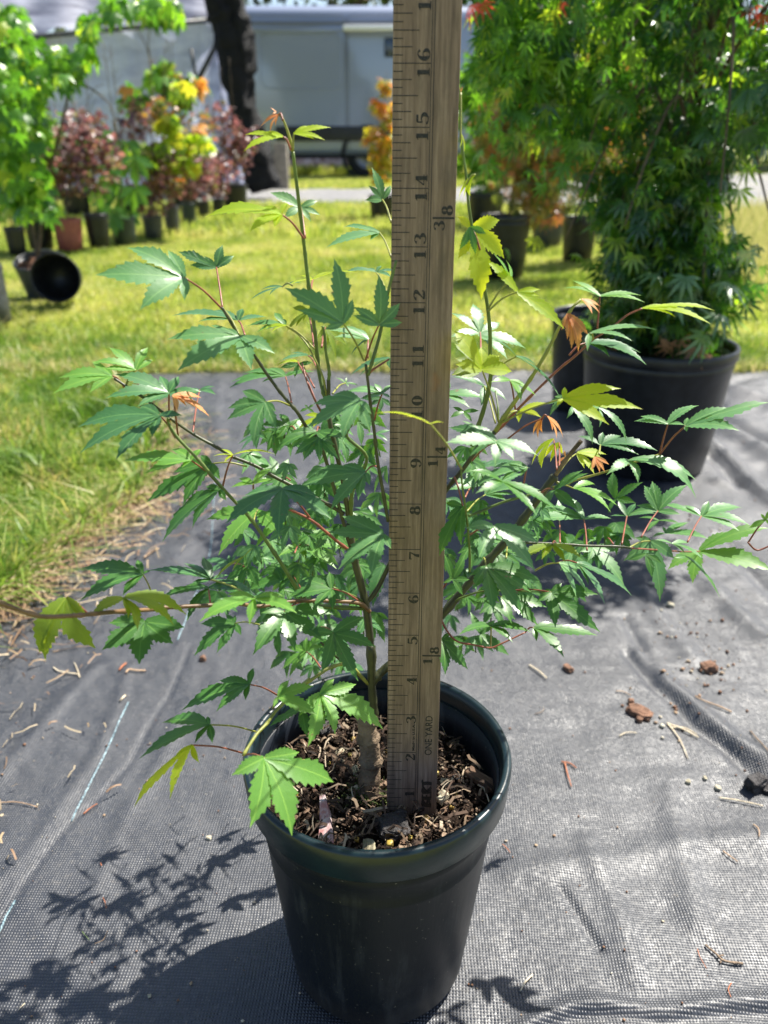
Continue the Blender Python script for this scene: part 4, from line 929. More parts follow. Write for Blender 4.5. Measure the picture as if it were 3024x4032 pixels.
# leaves deeper in the crown, seen through the gaps
rl = random.Random(99)
def fill(cx, cy, Y, L, mats):
    a0 = rl.random()*.8-.4; J = (cx, cy); tips = []
    for k, l in ((-2, .45), (-1, .85), (0, 1), (1, .85), (2, .45)):
        an = math.pi/2+a0+k*.62+(rl.random()-.5)*.1; tips.append((cx+L*l*math.cos(an)*1.1, cy+L*l*math.sin(an)*.75+L*.1))
    CRP['Z'] = (0, 0, 1); place_leaf('Z', Y, rl.choice(mats), J, tips, (cx+(rl.random()-.5)*50, cy+40+rl.random()*30), petY=Y+.005, face=.55+.3*rl.random(), pmat=rl.choice(['stem_green', 'stem_dark']))
for (cx, cy, n_, sx, sy) in ((1180, 1900, 8, 220, 120), (1950, 2150, 8, 160, 160), (1050, 2350, 8, 260, 120), (1330, 2350, 24, 130, 260), (1130, 2200, 14, 200, 160), (1850, 2300, 16, 100, 230), (2080, 2080, 12, 180, 110), (1150, 1740, 8, 160, 110), (1400, 1750, 11, 110, 160), (1830, 1850, 10, 80, 170), (2380, 2120, 8, 200, 70), (1250, 2560, 7, 120, 70), (1350, 2000, 16, 150, 120), (1000, 2250, 12, 220, 120), (1250, 2150, 12, 200, 150), (2150, 2250, 8, 150, 100)):
    for k in range(n_): fill(cx+(rl.random()*2-1)*sx, cy+(rl.random()*2-1)*sy, (.42+.13*rl.random()), 75+50*rl.random(), ['green', 'teal', 'green', 'pale'])

# stems
def stem(name, pts, w0, w1, mat, sub=5, seg=9, knots=True, lab=None):
    P = []
    for q in pts:
        c, x, y, Y = q; P.append(at(*cp(c, (x, y)), Y))
    P = smooth_path(P, sub); n = len(P); rs = random.Random(n+int(pts[0][1]))
    R = []
    for i in range(n):
        t = i/(n-1); r = (w0+(w1-w0)*t)/2
        if knots and i % 9 == 4: r *= 1.25
        R.append(r*(1+.06*rs.uniform(-1, 1)))
    V, Fc = tube_geo(P, R, seg); o = mk(name, V, Fc, M[mat], maple)
    if lab: o['label'] = lab
    return o
o = stem('trunk', [('K', 768, 890, .372), ('K', 766, 800, .372), ('K', 774, 700, .374), ('K', 768, 610, .374), ('K', 757, 540, .373), ('K', 752, 480, .374), ('K', 766, 425, .376)], .0135, .0100, 'bark', 6, 16, True)
stem('trunk', [('K', 782, 500, .376), ('K', 788, 400, .377), ('K', 779, 250, .378), ('K', 778, 60, .380), ('D', 1428, 1350, .382), ('D', 1418, 1150, .383), ('D', 1395, 980, .384), ('D', 1362, 830, .385), ('D', 1318, 660, .386), ('D', 1285, 430, .388)], .0054, .0038, 'stem_dark', 5, 12, True, 'slender dark green upper trunk')
bd = [
 ([('D',1285,430,.388),('D',1262,250,.388),('D',1230,90,.388),('B',838,1430,.388),('B',815,1240,.39),('B',818,1100,.39),('B',816,1030,.39)], .0042, .0030, 'stem_dark'),
 ([('B',816,1040,.39),('B',822,960,.39),('B',795,800,.39),('B',786,680,.39),('B',770,590,.39)], .0026, .0020, 'stem_green'),
 ([('B',800,1210,.39),('B',770,1110,.392),('B',740,970,.395),('B',720,800,.395),('B',712,700,.395),('B',690,520,.395),('B',660,300,.395),('B',640,140,.395),('B',625,0,.395),('H',1310,1030,.394),('H',1292,880,.392),('H',1265,655,.39)], .0034, .0024, 'stem_green'),
 ([('H',1265,655,.39),('H',1250,590,.39),('H',1225,520,.39),('H',1203,490,.39)], .0022, .0012, 'stem_yellow'),
 ([('D',1300,470,.388),('D',1300,260,.386),('D',1330,170,.385),('D',1400,0,.385),('B',965,1490,.385),('B',1010,1390,.385)], .0034, .0022, 'stem_green'),
 ([('D',1540,420,.37),('D',1505,220,.37),('B',1215,1680,.37),('B',1190,1450,.37),('B',1165,1280,.37),('B',1145,1100,.37),('B',1120,900,.37)], .0028, .0020, 'stem_dark'),
 ([('B',1140,990,.37),('B',1175,870,.37),('B',1225,700,.372),('B',1255,560,.374),('B',1310,280,.376),('B',1370,50,.378)], .0026, .0020, 'stem_green'),
 ([('B',1155,965,.37),('B',1200,930,.37),('B',1310,860,.372)], .0018, .0014, 'stem_red'),
 ([('B',500,1222,.38),('B',400,1100,.38),('B',310,975,.38),('B',240,870,.38),('B',190,800,.378),('B',95,675,.376),('A',1500,190,.376),('A',1405,35,.375),('H',960,1335,.375)], .0026, .0020, 'stem_dark'),
 ([('D',1310,640,.386),('D',1260,470,.386),('B',760,1580,.384),('B',640,1420,.382),('B',560,1290,.38),('B',500,1222,.38)], .0032, .0026, 'stem_dark'),
 ([('D',1250,370,.386),('D',1150,310,.384),('D',1050,258,.382),('D',900,180,.382),('D',800,130,.382),('D',680,60,.382),('D',545,5,.382),('A',1500,1250,.382),('A',1350,1160,.382),('A',1170,1060,.382),('A',980,930,.38),('A',800,790,.38),('A',670,700,.38),('A',515,600,.38)], .0032, .0020, 'stem_dark'),
 ([('D',1400,990,.384),('D',1200,980,.376),('D',1040,960,.372),('D',960,880,.368),('D',840,690,.365),('D',740,540,.365),('D',665,430,.365),('D',580,330,.365),('A',1550,1655,.365),('A',1400,1495,.365),('A',1200,1260,.365),('A',1040,1090,.366),('A',965,975,.368),('A',960,925,.368)], .0036, .0022, 'stem_green'),
 ([('D',1310,625,.386),('D',1220,560,.38),('D',1130,485,.376),('D',1050,420,.374),('D',960,370,.372),('D',880,335,.37)], .0028, .0018, 'stem_red'),
 ([('D',1420,1010,.383),('D',1350,955,.378),('D',1170,940,.372),('D',1005,937,.366),('D',890,945,.36),('D',700,975,.352),('D',560,960,.345),('D',300,972,.335),('D',60,985,.325),('G',1300,826,.32),('G',950,848,.30),('G',730,868,.285),('G',600,880,.278),('G',330,885,.27),('G',100,812,.265),('G',-20,770,.262),('G',-160,740,.26)], .0034, .0028, 'stem_brown'),
 ([('D',1390,950,.384),('D',1300,900,.378),('D',1180,850,.372)], .0022, .0016, 'stem_green'),
 ([('D',1418,1490,.378),('D',1300,1368,.368),('D',1240,1352,.362),('D',1150,1380,.355),('D',1060,1440,.348),('D',1000,1480,.342),('K',430,248,.335),('K',270,400,.315),('K',210,480,.30),('K',150,545,.292),('K',80,655,.282)], .0030, .0022, 'stem_yellow'),
 ([('D',1420,1495,.378),('D',1320,1400,.372),('D',1180,1285,.365),('D',1100,1210,.36)], .0026, .0018, 'stem_dark'),
 ([('D',1430,1480,.378),('D',1480,1420,.38),('D',1540,1365,.382),('M',140,1300,.386),('M',255,1178,.388),('M',330,1090,.39),('M',430,970,.392),('M',530,860,.394),('M',600,770,.395),('M',680,660,.396),('M',740,580,.397)], .0052, .0042, 'stem_dark'),
 ([('M',740,580,.397),('M',790,505,.397),('M',853,428,.398)], .0036, .0034, 'bark'),
 ([('D',1390,960,.384),('D',1470,860,.386),('M',60,900,.388),('M',190,740,.388),('M',270,640,.388),('M',350,540,.387),('M',420,440,.386),('M',480,390,.385)], .0042, .0036, 'stem_dark'),
 ([('M',480,390,.385),('M',530,310,.384),('M',590,225,.383),('M',660,120,.382),('M',722,10,.381),('C',1040,600,.381),('C',1120,480,.381),('C',1165,420,.381),('C',1212,376,.383)], .0034, .0018, 'stem_yellow'),
 ([('C',510,1470,.386),('C',600,1380,.388),('C',700,1270,.39),('C',870,1100,.39),('C',1050,930,.39),('C',1150,850,.388),('C',1250,760,.386),('C',1330,690,.386),('C',1460,610,.384),('I',980,1420,.384)], .0024, .0014, 'stem_red'),
 ([('C',320,1560,.39),('C',385,1390,.39),('C',430,1250,.39),('C',465,1100,.39),('C',482,980,.39),('C',478,850,.39),('C',476,640,.39),('C',460,460,.39),('C',430,280,.39),('C',400,150,.39),('C',366,0,.39),('I',368,900,.39),('I',355,760,.39),('I',345,690,.39),('I',332,590,.39)], .0038, .0016, 'stem_green'),
 ([('E',300,1310,.365),('E',300,1150,.365),('E',290,1000,.365),('E',275,870,.365),('E',258,740,.365),('E',240,620,.365),('E',232,500,.365)], .0020, .0014, 'stem_green'),
 ([('E',290,868,.366),('E',400,825,.368),('E',560,760,.37),('E',700,720,.37),('E',862,680,.37)], .0022, .0018, 'stem_green'),
 ([('E',590,1070,.394),('E',760,1080,.392),('E',1000,1090,.392),('E',1200,1103,.392),('E',1400,1108,.392),('E',1500,1112,.392),('E',1580,1122,.39)], .0024, .0018, 'stem_dark'),
 ([('F',560,1322,.40),('F',800,1340,.43),('F',1000,1352,.45),('F',1115,1350,.463)], .0016, .0012, 'stem_red'),
 ([('E',150,1560,.39),('E',240,1515,.385),('E',410,1462,.38),('E',600,1462,.378),('E',900,1472,.365)], .0020, .0010, 'stem_green'),
 ([('E',60,1640,.388),('E',110,1760,.38),('E',200,1860,.372),('E',330,1888,.368),('E',465,1912,.365),('E',550,1880,.365),('E',740,1790,.368)], .0018, .0012, 'stem_red'),
 ([('F',1500,1280,.36),('F',1570,1340,.36),('F',1680,1300,.36)], .0014, .0014, 'stem_red'),
 ([('F',-20,800,.396),('F',60,820,.395),('F',120,790,.394),('F',280,745,.392),('F',400,710,.388),('F',530,668,.384),('F',700,610,.384),('F',800,582,.384)], .0022, .0014, 'stem_yellow'),
 ([('C',545,1370,.385),('C',540,1250,.39),('C',520,1120,.40)], .0014, .0012, 'stem_green'),
 ([('B',800,1160,.39),('B',770,1000,.39),('B',700,850,.392),('B',640,740,.395),('B',560,650,.40),('B',480,600,.405)], .0016, .0010, 'stem_yellow'),
 ([('B',780,1320,.39),('B',740,1260,.385),('B',690,1160,.385),('B',640,1040,.39),('B',600,890,.40)], .0018, .0012, 'stem_red'),
 ([('G',-160,720,.262),('G',-60,760,.262),('G',100,812,.265)], .0018, .0016, 'stem_red'),
]
for pts, w0, w1, mt in bd:
    k_ = .66 if w0 < .005 else 1.0
    stem('branch', pts, w0*k_, w1*k_, mt)
mk = _mk
# ------------------------------------------------------------ generic foliage masses
TPL = {}
def template(nl=5, wid=.16, spread=2.6, droop=.35):
    V = [(0, 0, 0)]; T = []
    for i in range(nl):
        a = (i-(nl-1)/2)*spread/(nl-1); l = 1.0-.42*(abs(i-(nl-1)/2)/((nl-1)/2))**1.6
        c, s = math.cos(a), math.sin(a)
        def P(t, w): return (t*l*c-w*s, t*l*s+w*c, -droop*(t*l)**2)
        b = len(V); V += [P(.45, wid), P(.45, -wid), P(1, 0)]
        T += [(0, b+1, b), (b, b+1, b+2)]
    return np.array(V), np.array(T)
def leaf_cloud(name, pts, size, mat, parent=None, seed=1, droopdir=.5, tpl=None, loc=None):
    rs = np.random.RandomState(seed); pts = np.asarray(pts); n = len(pts)
    TV, TF = tpl if tpl else template()
    yaw = rs.rand(n)*2*np.pi; pitch = droopdir+rs.randn(n)*.35; roll = rs.randn(n)*.45
    s = size*(.65+.7*rs.rand(n))
    cy, sy = np.cos(yaw), np.sin(yaw); cpt, spt = np.cos(pitch), np.sin(pitch); cr, sr = np.cos(roll), np.sin(roll)
    V = TV[None]*s[:, None, None]
    x, y, z = V[..., 0], V[..., 1], V[..., 2]
    y, z = y*cr[:, None]-z*sr[:, None], y*sr[:, None]+z*cr[:, None]
    x, z = x*cpt[:, None]+z*spt[:, None], -x*spt[:, None]+z*cpt[:, None]
    x, y = x*cy[:, None]-y*sy[:, None], x*sy[:, None]+y*cy[:, None]
    W = np.stack([x, y, z], -1)+pts[:, None, :]
    if loc is not None: W = W-np.array(loc)
    Fc = (np.arange(n)[:, None, None]*len(TV)+TF[None]).reshape(-1, 3)
    return mk_np(name, W.reshape(-1, 3), Fc, mat, parent)
def leaf_each(name, pts, size, mat, parent, seed, dd, tpl, loc):
    for i, p in enumerate(pts): leaf_cloud(name, [p], size, mat, parent, seed*31+i, dd, tpl, loc)
FM = {}
def fmat(name, stops, tr, tm=.4, rough=.38, spec=.6): FM[name] = islandmat(name, stops, tr, tm, rough, spec)
fmat('dark_green_foliage', [(0, (.018, .058, .016)), (.42, (.034, .10, .022)), (.72, (.075, .17, .03)), (.86, (.17, .28, .03)), (.95, (.22, .30, .04)), (1, (.26, .33, .22))], (3.2, 3.4, 1.0), .42, .28, 1.0)  # palest stop paints glints, yellow-green stops paint backlit leaves
fmat('bright_green_foliage', [(0, (.06, .16, .025)), (.5, (.11, .26, .035)), (.85, (.22, .40, .04)), (1, (.40, .46, .05))], (1.6, 1.7, .7), .48, .38)
fmat('purple_foliage', [(0, (.07, .035, .04)), (.35, (.15, .07, .075)), (.6, (.26, .13, .13)), (.8, (.36, .18, .15)), (.93, (.24, .24, .09)), (1, (.16, .22, .06))], (1.7, 1.3, 1.3), .42, .36, .8)
fmat('orange_green_foliage', [(0, (.10, .14, .03)), (.4, (.16, .22, .04)), (.7, (.34, .18, .06)), (.9, (.48, .16, .08)), (1, (.40, .38, .05))], (1.6, 1.4, .7), .4, .36, .7)
fmat('yellow_orange_foliage', [(0, (.30, .34, .03)), (.5, (.48, .40, .04)), (.8, (.60, .30, .05)), (1, (.52, .15, .05))], (1.5, 1.4, .7), .45, .4)
fmat('far_dark_foliage', [(0, (.022, .040, .022)), (.6, (.040, .065, .026)), (1, (.09, .12, .04))], (1.5, 1.6, .8), .25, .6, .3)
fmat('far_olive_foliage', [(0, (.07, .10, .02)), (.6, (.13, .17, .03)), (1, (.24, .26, .06))], (1.4, 1.4, .8), .3, .6, .3)
M['trunk'] = simple('thin_brown_stem', (.12, .085, .055), .7, .4, 60)
M['blackpot'] = simple('black_pot_plastic', (.013, .014, .017), .38, .5, 12, .5, .15)
M['greypot'] = simple('sun_bleached_pot_plastic', (.05, .055, .062), .42, .4, 12, .5, .15)
M['redpot'] = simple('faded_red_pot_plastic', (.30, .085, .075), .5, .25, 14, .45, .15)
M['greenpot'] = simple('dark_green_pot_plastic', (.03, .045, .042), .45, .4, 12, .5, .15)
M['mulch'] = simple('reddish_mulch', (.15, .075, .045), .9, .6, 90, .2, 1, .01)
PC = {}
def make_pot(p, R, H, mat, label, group=None, rot=None, fillm='mulch', name='nursery_pot', fillz=.86, cat='plant pot'):
    e = empty(name, p, 0, label, cat, group)
    if rot: e.rotation_euler = rot
    key = mat
    rb = R*.78
    k1 = (round(R/H, 2), mat)
    if k1 not in PC:
        r = R/H; b = r*.80
        o1 = lathe('wall', [(0, .02), (b*.9, .015), (b, .04), (b+(r-b)*.4, .4), (r*.955, .84), (r*.965, .86), (r*.975, .93), (r*.925, .93), (r*.90, .8), (b*.92, .10), (0, .08)], 40, M[mat], e)
        o2 = lathe('rim', [(r*.955, .905), (r*.985, .91), (r, .925), (r, .985), (r*.985, 1.0), (r*.95, 1.0), (r*.93, .985), (r*.925, .92), (r*.955, .905)], 40, M[mat], e)
        PC[k1] = (o1.data, o2.data); o1.scale = o2.scale = (H, H, H)
    else:
        for nm, me in zip(('wall', 'rim'), PC[k1]): inst(nm, me, e, sc=H)
    if fillm:
        n = 24; V = [(0, 0, H*fillz)]+[(R*.90*math.cos(math.tau*k/n), R*.90*math.sin(math.tau*k/n), H*fillz*(1+.03*math.sin(k*2.3))) for k in range(n)]
        mk('soil_fill', V, [(0, 1+k, 1+(k+1) % n) for k in range(n)], M[fillm], e)
    return e

# ------------------------------------------------------------ big weeping maple in the right pot
bp = (at(2594, 1380, 1.30)); BP = Vector((bp.x, 1.30, 0))
make_pot(BP, .123, .213, 'blackpot', 'large black plastic pot on the cloth at right, holding the big weeping maple')
pp = at(2352, 1240, 1.62); make_pot((pp.x, 1.62, -.005), .090, pp.z+.01, 'blackpot', 'empty black pot standing just behind the large pot, its left half showing', None, None, None)
sp = empty('weeping_maple', BP+Vector((0, 0, .18)), 0, 'big dark green weeping Japanese maple in the large pot at right', 'maple tree')
def lstem(name, pts, w0, w1, mat, parent, seg=7, sub=4):
    off = parent.location; P = smooth_path([Vector(p)-off for p in pts], sub); n = len(P)
    V, Fc = tube_geo(P, [(w0+(w1-w0)*i/(n-1))/2 for i in range(n)], seg); return mk(name, V, Fc, mat, parent)
rs = random.Random(17)
trunkpts = [(BP.x+.01, 1.30, .18), (BP.x+.0, 1.30, .30), (BP.x+.015, 1.31, .42), (BP.x+.0, 1.31, .52), (BP.x-.01, 1.31, .66), (BP.x+.02, 1.32, .78)]
lstem('trunk', trunkpts, .020, .010, M['trunk'], sp, 10)
tips_ = []
for i in range(26):
    t = .25+.72*rs.random(); b = Vector(trunkpts[0]).lerp(Vector(trunkpts[-1]), t)
    an = rs.random()*math.tau; reach = (.08+.15*rs.random())*(.45+.6*t); up = .08+.12*rs.random()
    e1 = b+Vector((math.cos(an)*reach*.55, math.sin(an)*reach*.5, up)); e2 = b+Vector((math.cos(an)*reach, math.sin(an)*reach*.85, up*.5)); e3 = e2+Vector((math.cos(an)*.05, math.sin(an)*.04, -.10-.08*rs.random()))
    lstem('branch', [b, e1, e2, e3], .007, .002, M['trunk'], sp, 6, 4); tips_ += [(e1, .5), (e2, 1), (e3, .8), ((e1+e2)/2, .8)]
rn = np.random.RandomState(23); L = []
ZL = [.19, .24, .31, .38, .48, .53, .575, .62, .70, .78, .84, .88]; XL = [-.05, -.10, -.115, -.125, -.15, -.19, -.25, -.30, -.33, -.34, -.25, -.05]
XR = [.05, .10, .13, .095, .07, .13, .24, .31, .36, .36, .28, .08]
cl = []
while len(cl) < 215:
    z = .21+.66*rn.rand(); l_ = np.interp(z, ZL, XL)+.02; r_ = np.interp(z, ZL, XR)-.02; mid = (l_+r_)/2; hw = (r_-l_)/2
    rr_ = math.sqrt(rn.rand()); a_ = rn.rand()*2*np.pi
    x = mid+hw*rr_*math.cos(a_); dy = min(hw, .24)*rr_*math.sin(a_)*.9
    if z < .50 and rn.rand() < .30: continue
    if abs(z-.495) < .035 and -.13 < x < .02 and rn.rand() < .92: continue
    if abs(z-.42) < .05 and x > .06 and rn.rand() < .7: continue
    cl.append((BP.x+x, 1.32+dy, z))
for (x, y, z) in cl:
    m_ = rn.randint(18, 34); q = rn.randn(m_, 3)*np.array([.021, .024, .030])+np.array([x, y, z]); L.append(q)
L = np.concatenate(L); L = L[L[:, 2] > .20]
order = np.argsort(L[:, 1]+.25*np.abs(L[:, 0]-BP.x)); near = L[order[:290]]; rest = L[order[290:]]
nt_ = template(7, .085, 3.4, .55)
leaf_cloud('foliage', rest, .027, FM['dark_green_foliage'], sp, 5, .75, nt_, sp.location)['kind'] = 'stuff'
M['wleaf'] = leafmat('weeping_leaf', (.018, .060, .018), (.040, .105, .030), (.14, .32, .02), .36, .30, veins=False, spec=.8)
wl = []
for s in range(5):
    r2 = random.Random(s); n_ = 7; tp = []
    for k in range(n_):
        a_ = (k-3)*.52; l = .034*(1-.42*(abs(k-3)/3)**1.5); tp.append(Vector((l*math.cos(a_), l*math.sin(a_), -l*(.3+.3*r2.random()))))
    V, Fc, UV = leaf_geo(Vector((0, 0, 0)), tp, Vector((0, 0, 1)), .2, .12, r2)
    o = mk('leaf', V, Fc, M['wleaf'], sp, True, UV); wl.append(o.data)
    p = near[s]-np.array(sp.location); o.location = p; o.rotation_euler = (rs.gauss(0, .4), .7+rs.gauss(0, .35), rs.random()*math.tau)
for p in near[5:]:
    q = p-np.array(sp.location); inst('leaf', rs.choice(wl), sp, q, (rs.gauss(0, .45), .7+rs.gauss(0, .4), rs.random()*math.tau), .5+.4*rs.random())
# its top-left shoots, backlighting put into a brighter yellow-green colour
q = rn.randn(700, 3)*np.array([.085, .06, .085])+np.array([at(2080, 130, 1.25).x, 1.3, at(2080, 130, 1.3).z]); q2 = rn.randn(150, 3)*np.array([.03, .05, .05])+np.array([at(1960, 60, 1.25).x, 1.3, at(1960, 60, 1.3).z])
q = np.concatenate([q, q2]); q = q[q[:, 0] > at(1890, 100, 1.3).x]; leaf_cloud('backlit_tone_shoots', q, .026, FM['bright_green_foliage'], sp, 8, .8, nt_, sp.location)['kind'] = 'stuff'
q = np.array([tuple(at(x, y, 1.22)) for x, y in ((1860, 20), (1900, 12), (2210, 10), (2980, 20), (3005, 60), (2940, 40)  )])
leaf_each('red_leaf', q, .026, islandmat('red_leaf_tips', [(0, (.5, .06, .05)), (1, (.65, .14, .06))], (1.4, 1, 1), .45), sp, 9, .6, nt_, sp.location)
# withered leaves hanging at its pot rim
q = np.array([tuple(at(x, y, 1.2)) for x, y in ((2640, 1350), (2600, 1340), (2690, 1330), (2740, 1370))]); leaf_each('withered_leaf', q, .035, islandmat('withered', [(0, (.22, .10, .05)), (1, (.38, .22, .12))], (1, 1, 1), .2), sp, 10, 1.2, nt_, sp.location)
q = np.array([tuple(at(x, y, 1.15)) for x, y in ((2770, 1320), (2700, 1090), (2830, 1240), (2660, 1180), (2850, 1110), (2590, 1080))])
leaf_each('pale_leaf', q, .045, islandmat('pale_low_leaves', [(0, (.10, .22, .09)), (1, (.16, .28, .12))], (1.4, 1.4, .8), .3, .3, .8), sp, 13, .7, nt_, sp.location)

# ------------------------------------------------------------ generic young tree in a pot
def young_tree(base, H, crown, fm, label, seed, leafs=220, size=.03, droop=.5, stems=2, group=None, cat='maple tree', name='potted_maple', spread=.12, z0=.15, lean=0, tpl=None):
    """crown: list of (dx, dz, radius)"""
    r_ = random.Random(seed); rn_ = np.random.RandomState(seed)
    e = empty(name, base, 0, label, cat, group); off = e.location
    for k in range(stems):
        a_ = r_.random()*math.tau; tip = Vector((off.x+lean+spread*.6*math.cos(a_), off.y+spread*.4*math.sin(a_), off.z+H*(.8+.2*r_.random())))
        b = Vector((off.x+.01*math.cos(a_), off.y+.01*math.sin(a_), off.z)); mid = b.lerp(tip, .5)+Vector((.03*r_.uniform(-1, 1), 0, 0))
        lstem('stem', [b, mid, tip], .008*max(1, H), .003, M['trunk'], e, 6)
        for j in range(5):
            p = b.lerp(tip, .35+.6*r_.random()); an = r_.random()*math.tau; lstem('branch', [p, p+Vector((spread*.5*math.cos(an), spread*.4*math.sin(an), .05)), p+Vector((spread*math.cos(an), spread*.8*math.sin(an), .06))], .004, .0015, M['trunk'], e, 5, 2)
    P = []
    if group: leafs = int(leafs*1.15); crown = [(c[0]*1.3, c[1]*.74, c[2]*1.0) for c in crown]; H *= .8
    tot = sum(c[2]**1.5 for c in crown)
    for (dx, dz, rad) in crown:
        n = max(6, int(leafs*rad**1.5/tot)); q = rn_.randn(n, 3); q /= np.linalg.norm(q, axis=1)[:, None]; q *= (rn_.rand(n)**.5)[:, None]*rad
        q[:, 1] *= .8; P.append(q+np.array([off.x+dx, off.y, off.z+dz]))
    leaf_cloud('foliage', np.concatenate(P), size, fm, e, seed, droop, tpl, off)['kind'] = 'stuff'
    return e

# pots on the lawn right of the yardstick
p = gnd(1980, 1090); make_pot((p.x, 3.45, 0), .102, .245, 'blackpot', 'black pot on the lawn right of the yardstick, under the red weeping maple')
e = young_tree((p.x, 3.45, .21), .75, [(.05, .25, .2), (.12, .45, .24), (.25, .42, .2), (-.02, .38, .14), (.33, .25, .16), (.12, .12, .14)], FM['orange_green_foliage'], 'red and green weeping maple behind the pot right of the yardstick', 201, 1500, .042, .9, 3, spread=.25, tpl=nt_)
p = gnd(2160, 975); make_pot((p.x, 4.55, 0), .092, .19, 'greypot', 'short black pot with pale rim, middle of the three on the right lawn')
young_tree((p.x, 4.55, .16), .45, [(0, .25, .16), (.1, .35, .15), (-.1, .32, .14)], FM['bright_green_foliage'], 'small bright green maple in the short pale-rimmed pot', 202, 350, .04, .6, 2, spread=.15)
p = gnd(2290, 1040); make_pot((p.x, 3.95, 0), .085, .20, 'blackpot', 'black pot nearest the big weeping maple on the right lawn')
young_tree((p.x, 3.95, .17), .5, [(0, .25, .15), (.06, .4, .16), (.2, .30, .16)], FM['orange_green_foliage'], 'small bronze maple next to the big weeping maple, on the lawn', 203, 500, .038, .8, 2, spread=.15, tpl=nt_)
p = gnd(1505, 865); make_pot((p.x, 6.25, 0), .10, .17, 'blackpot', 'black pot peeking out left of the yardstick on the lawn')
young_tree((p.x, 6.25, .14), .85, [(0, .22, .12), (.03, .36, .14), (-.06, .42, .1), (.06, .55, .10), (-.03, .62, .06), (.02, .75, .06)], FM['yellow_orange_foliage'], 'yellow and orange maple peeking out left of the yardstick', 204, 260, .055, .5, 2, spread=.08)
p = gnd(1950, 760); 
for i, (px_, Y_, hh, fmn, lab, pl) in enumerate(((1900, 5.6, 1.0, 'bright_green_foliage', 'tall bright green maple right behind the yardstick edge', 'black pot below the tall bright green maple by the yardstick'), (2130, 6.6, .9, 'bright_green_foliage', 'round light green shrub beyond the red weeping maple', 'far black pot beyond the red weeping maple'), (2380, 7.2, .9, 'orange_green_foliage', 'rusty green maple far behind the big weeping maple', 'far black pot behind the big weeping maple'))):
    X_ = (px_-1512)/F*(Y_*.91+.3); make_pot((X_, Y_, 0), .12, .22, 'blackpot', pl)
    young_tree((X_, Y_, .18), hh, [(0, .25, .22), (.08, .5, .26), (-.1, .62, .22), (.05, .8, .18)], FM[fmn], lab, 210+i, 900, .055, .6, 3, spread=.2)
X_ = at(2793, 800, 5.6).x; make_pot((X_, 5.6, 0), .085, .21, 'greypot', 'dark grey pot at the edge of the gravel road, seen through the maple')

# ------------------------------------------------------------ nursery row on the left
rowp = [  # px left, px right, rim y, bottom y, material, label
 (206, 323, 872, 995, 'redpot', 'faded red plastic pot in the left row, only red one'),
 (335, 432, 852, 985, 'blackpot', 'black pot right beside the faded red pot'),
 (430, 535, 862, 968, 'greenpot', 'dark green pot under the drooping green vine maple'),
 (558, 640, 858, 945, 'greypot', 'grey pot with a sunlit side, in the middle of the left row'),
 (645, 708, 818, 925, 'greypot', 'tall grey pot fourth from the right end of the left row'),
 (712, 772, 806, 886, 'greenpot', 'greenish pot third from the right end of the left row'),
 (778, 826, 800, 866, 'blackpot', 'small black pot second from the right end of the left row'),
 (836, 884, 796, 850, 'blackpot', 'last small black pot at the right end of the left row'),
 (20, 100, 905, 1010, 'blackpot', 'black pot behind the tilted pot, at the far left'),
 (95, 205, 880, 990, 'blackpot', 'black pot between the tilted pot and the red pot'),
]
POTS = []
for (x0, x1, ry, by, mt, lab) in rowp:
    g = gnd((x0+x1)/2, by); Y = g.y+.03; zc = (at((x0+x1)/2, ry, Y)-CAM).dot(FW); R = (x1-x0)/2/F*zc; Hh = at((x0+x1)/2, ry, Y).z
    make_pot((g.x*Y/g.y, Y+R*.8, 0), R, max(.12, Hh+.01), mt, lab, 'pots in the row along the plastic shelter'); POTS.append((g.x*Y/g.y, Y+R*.8, Hh, R))
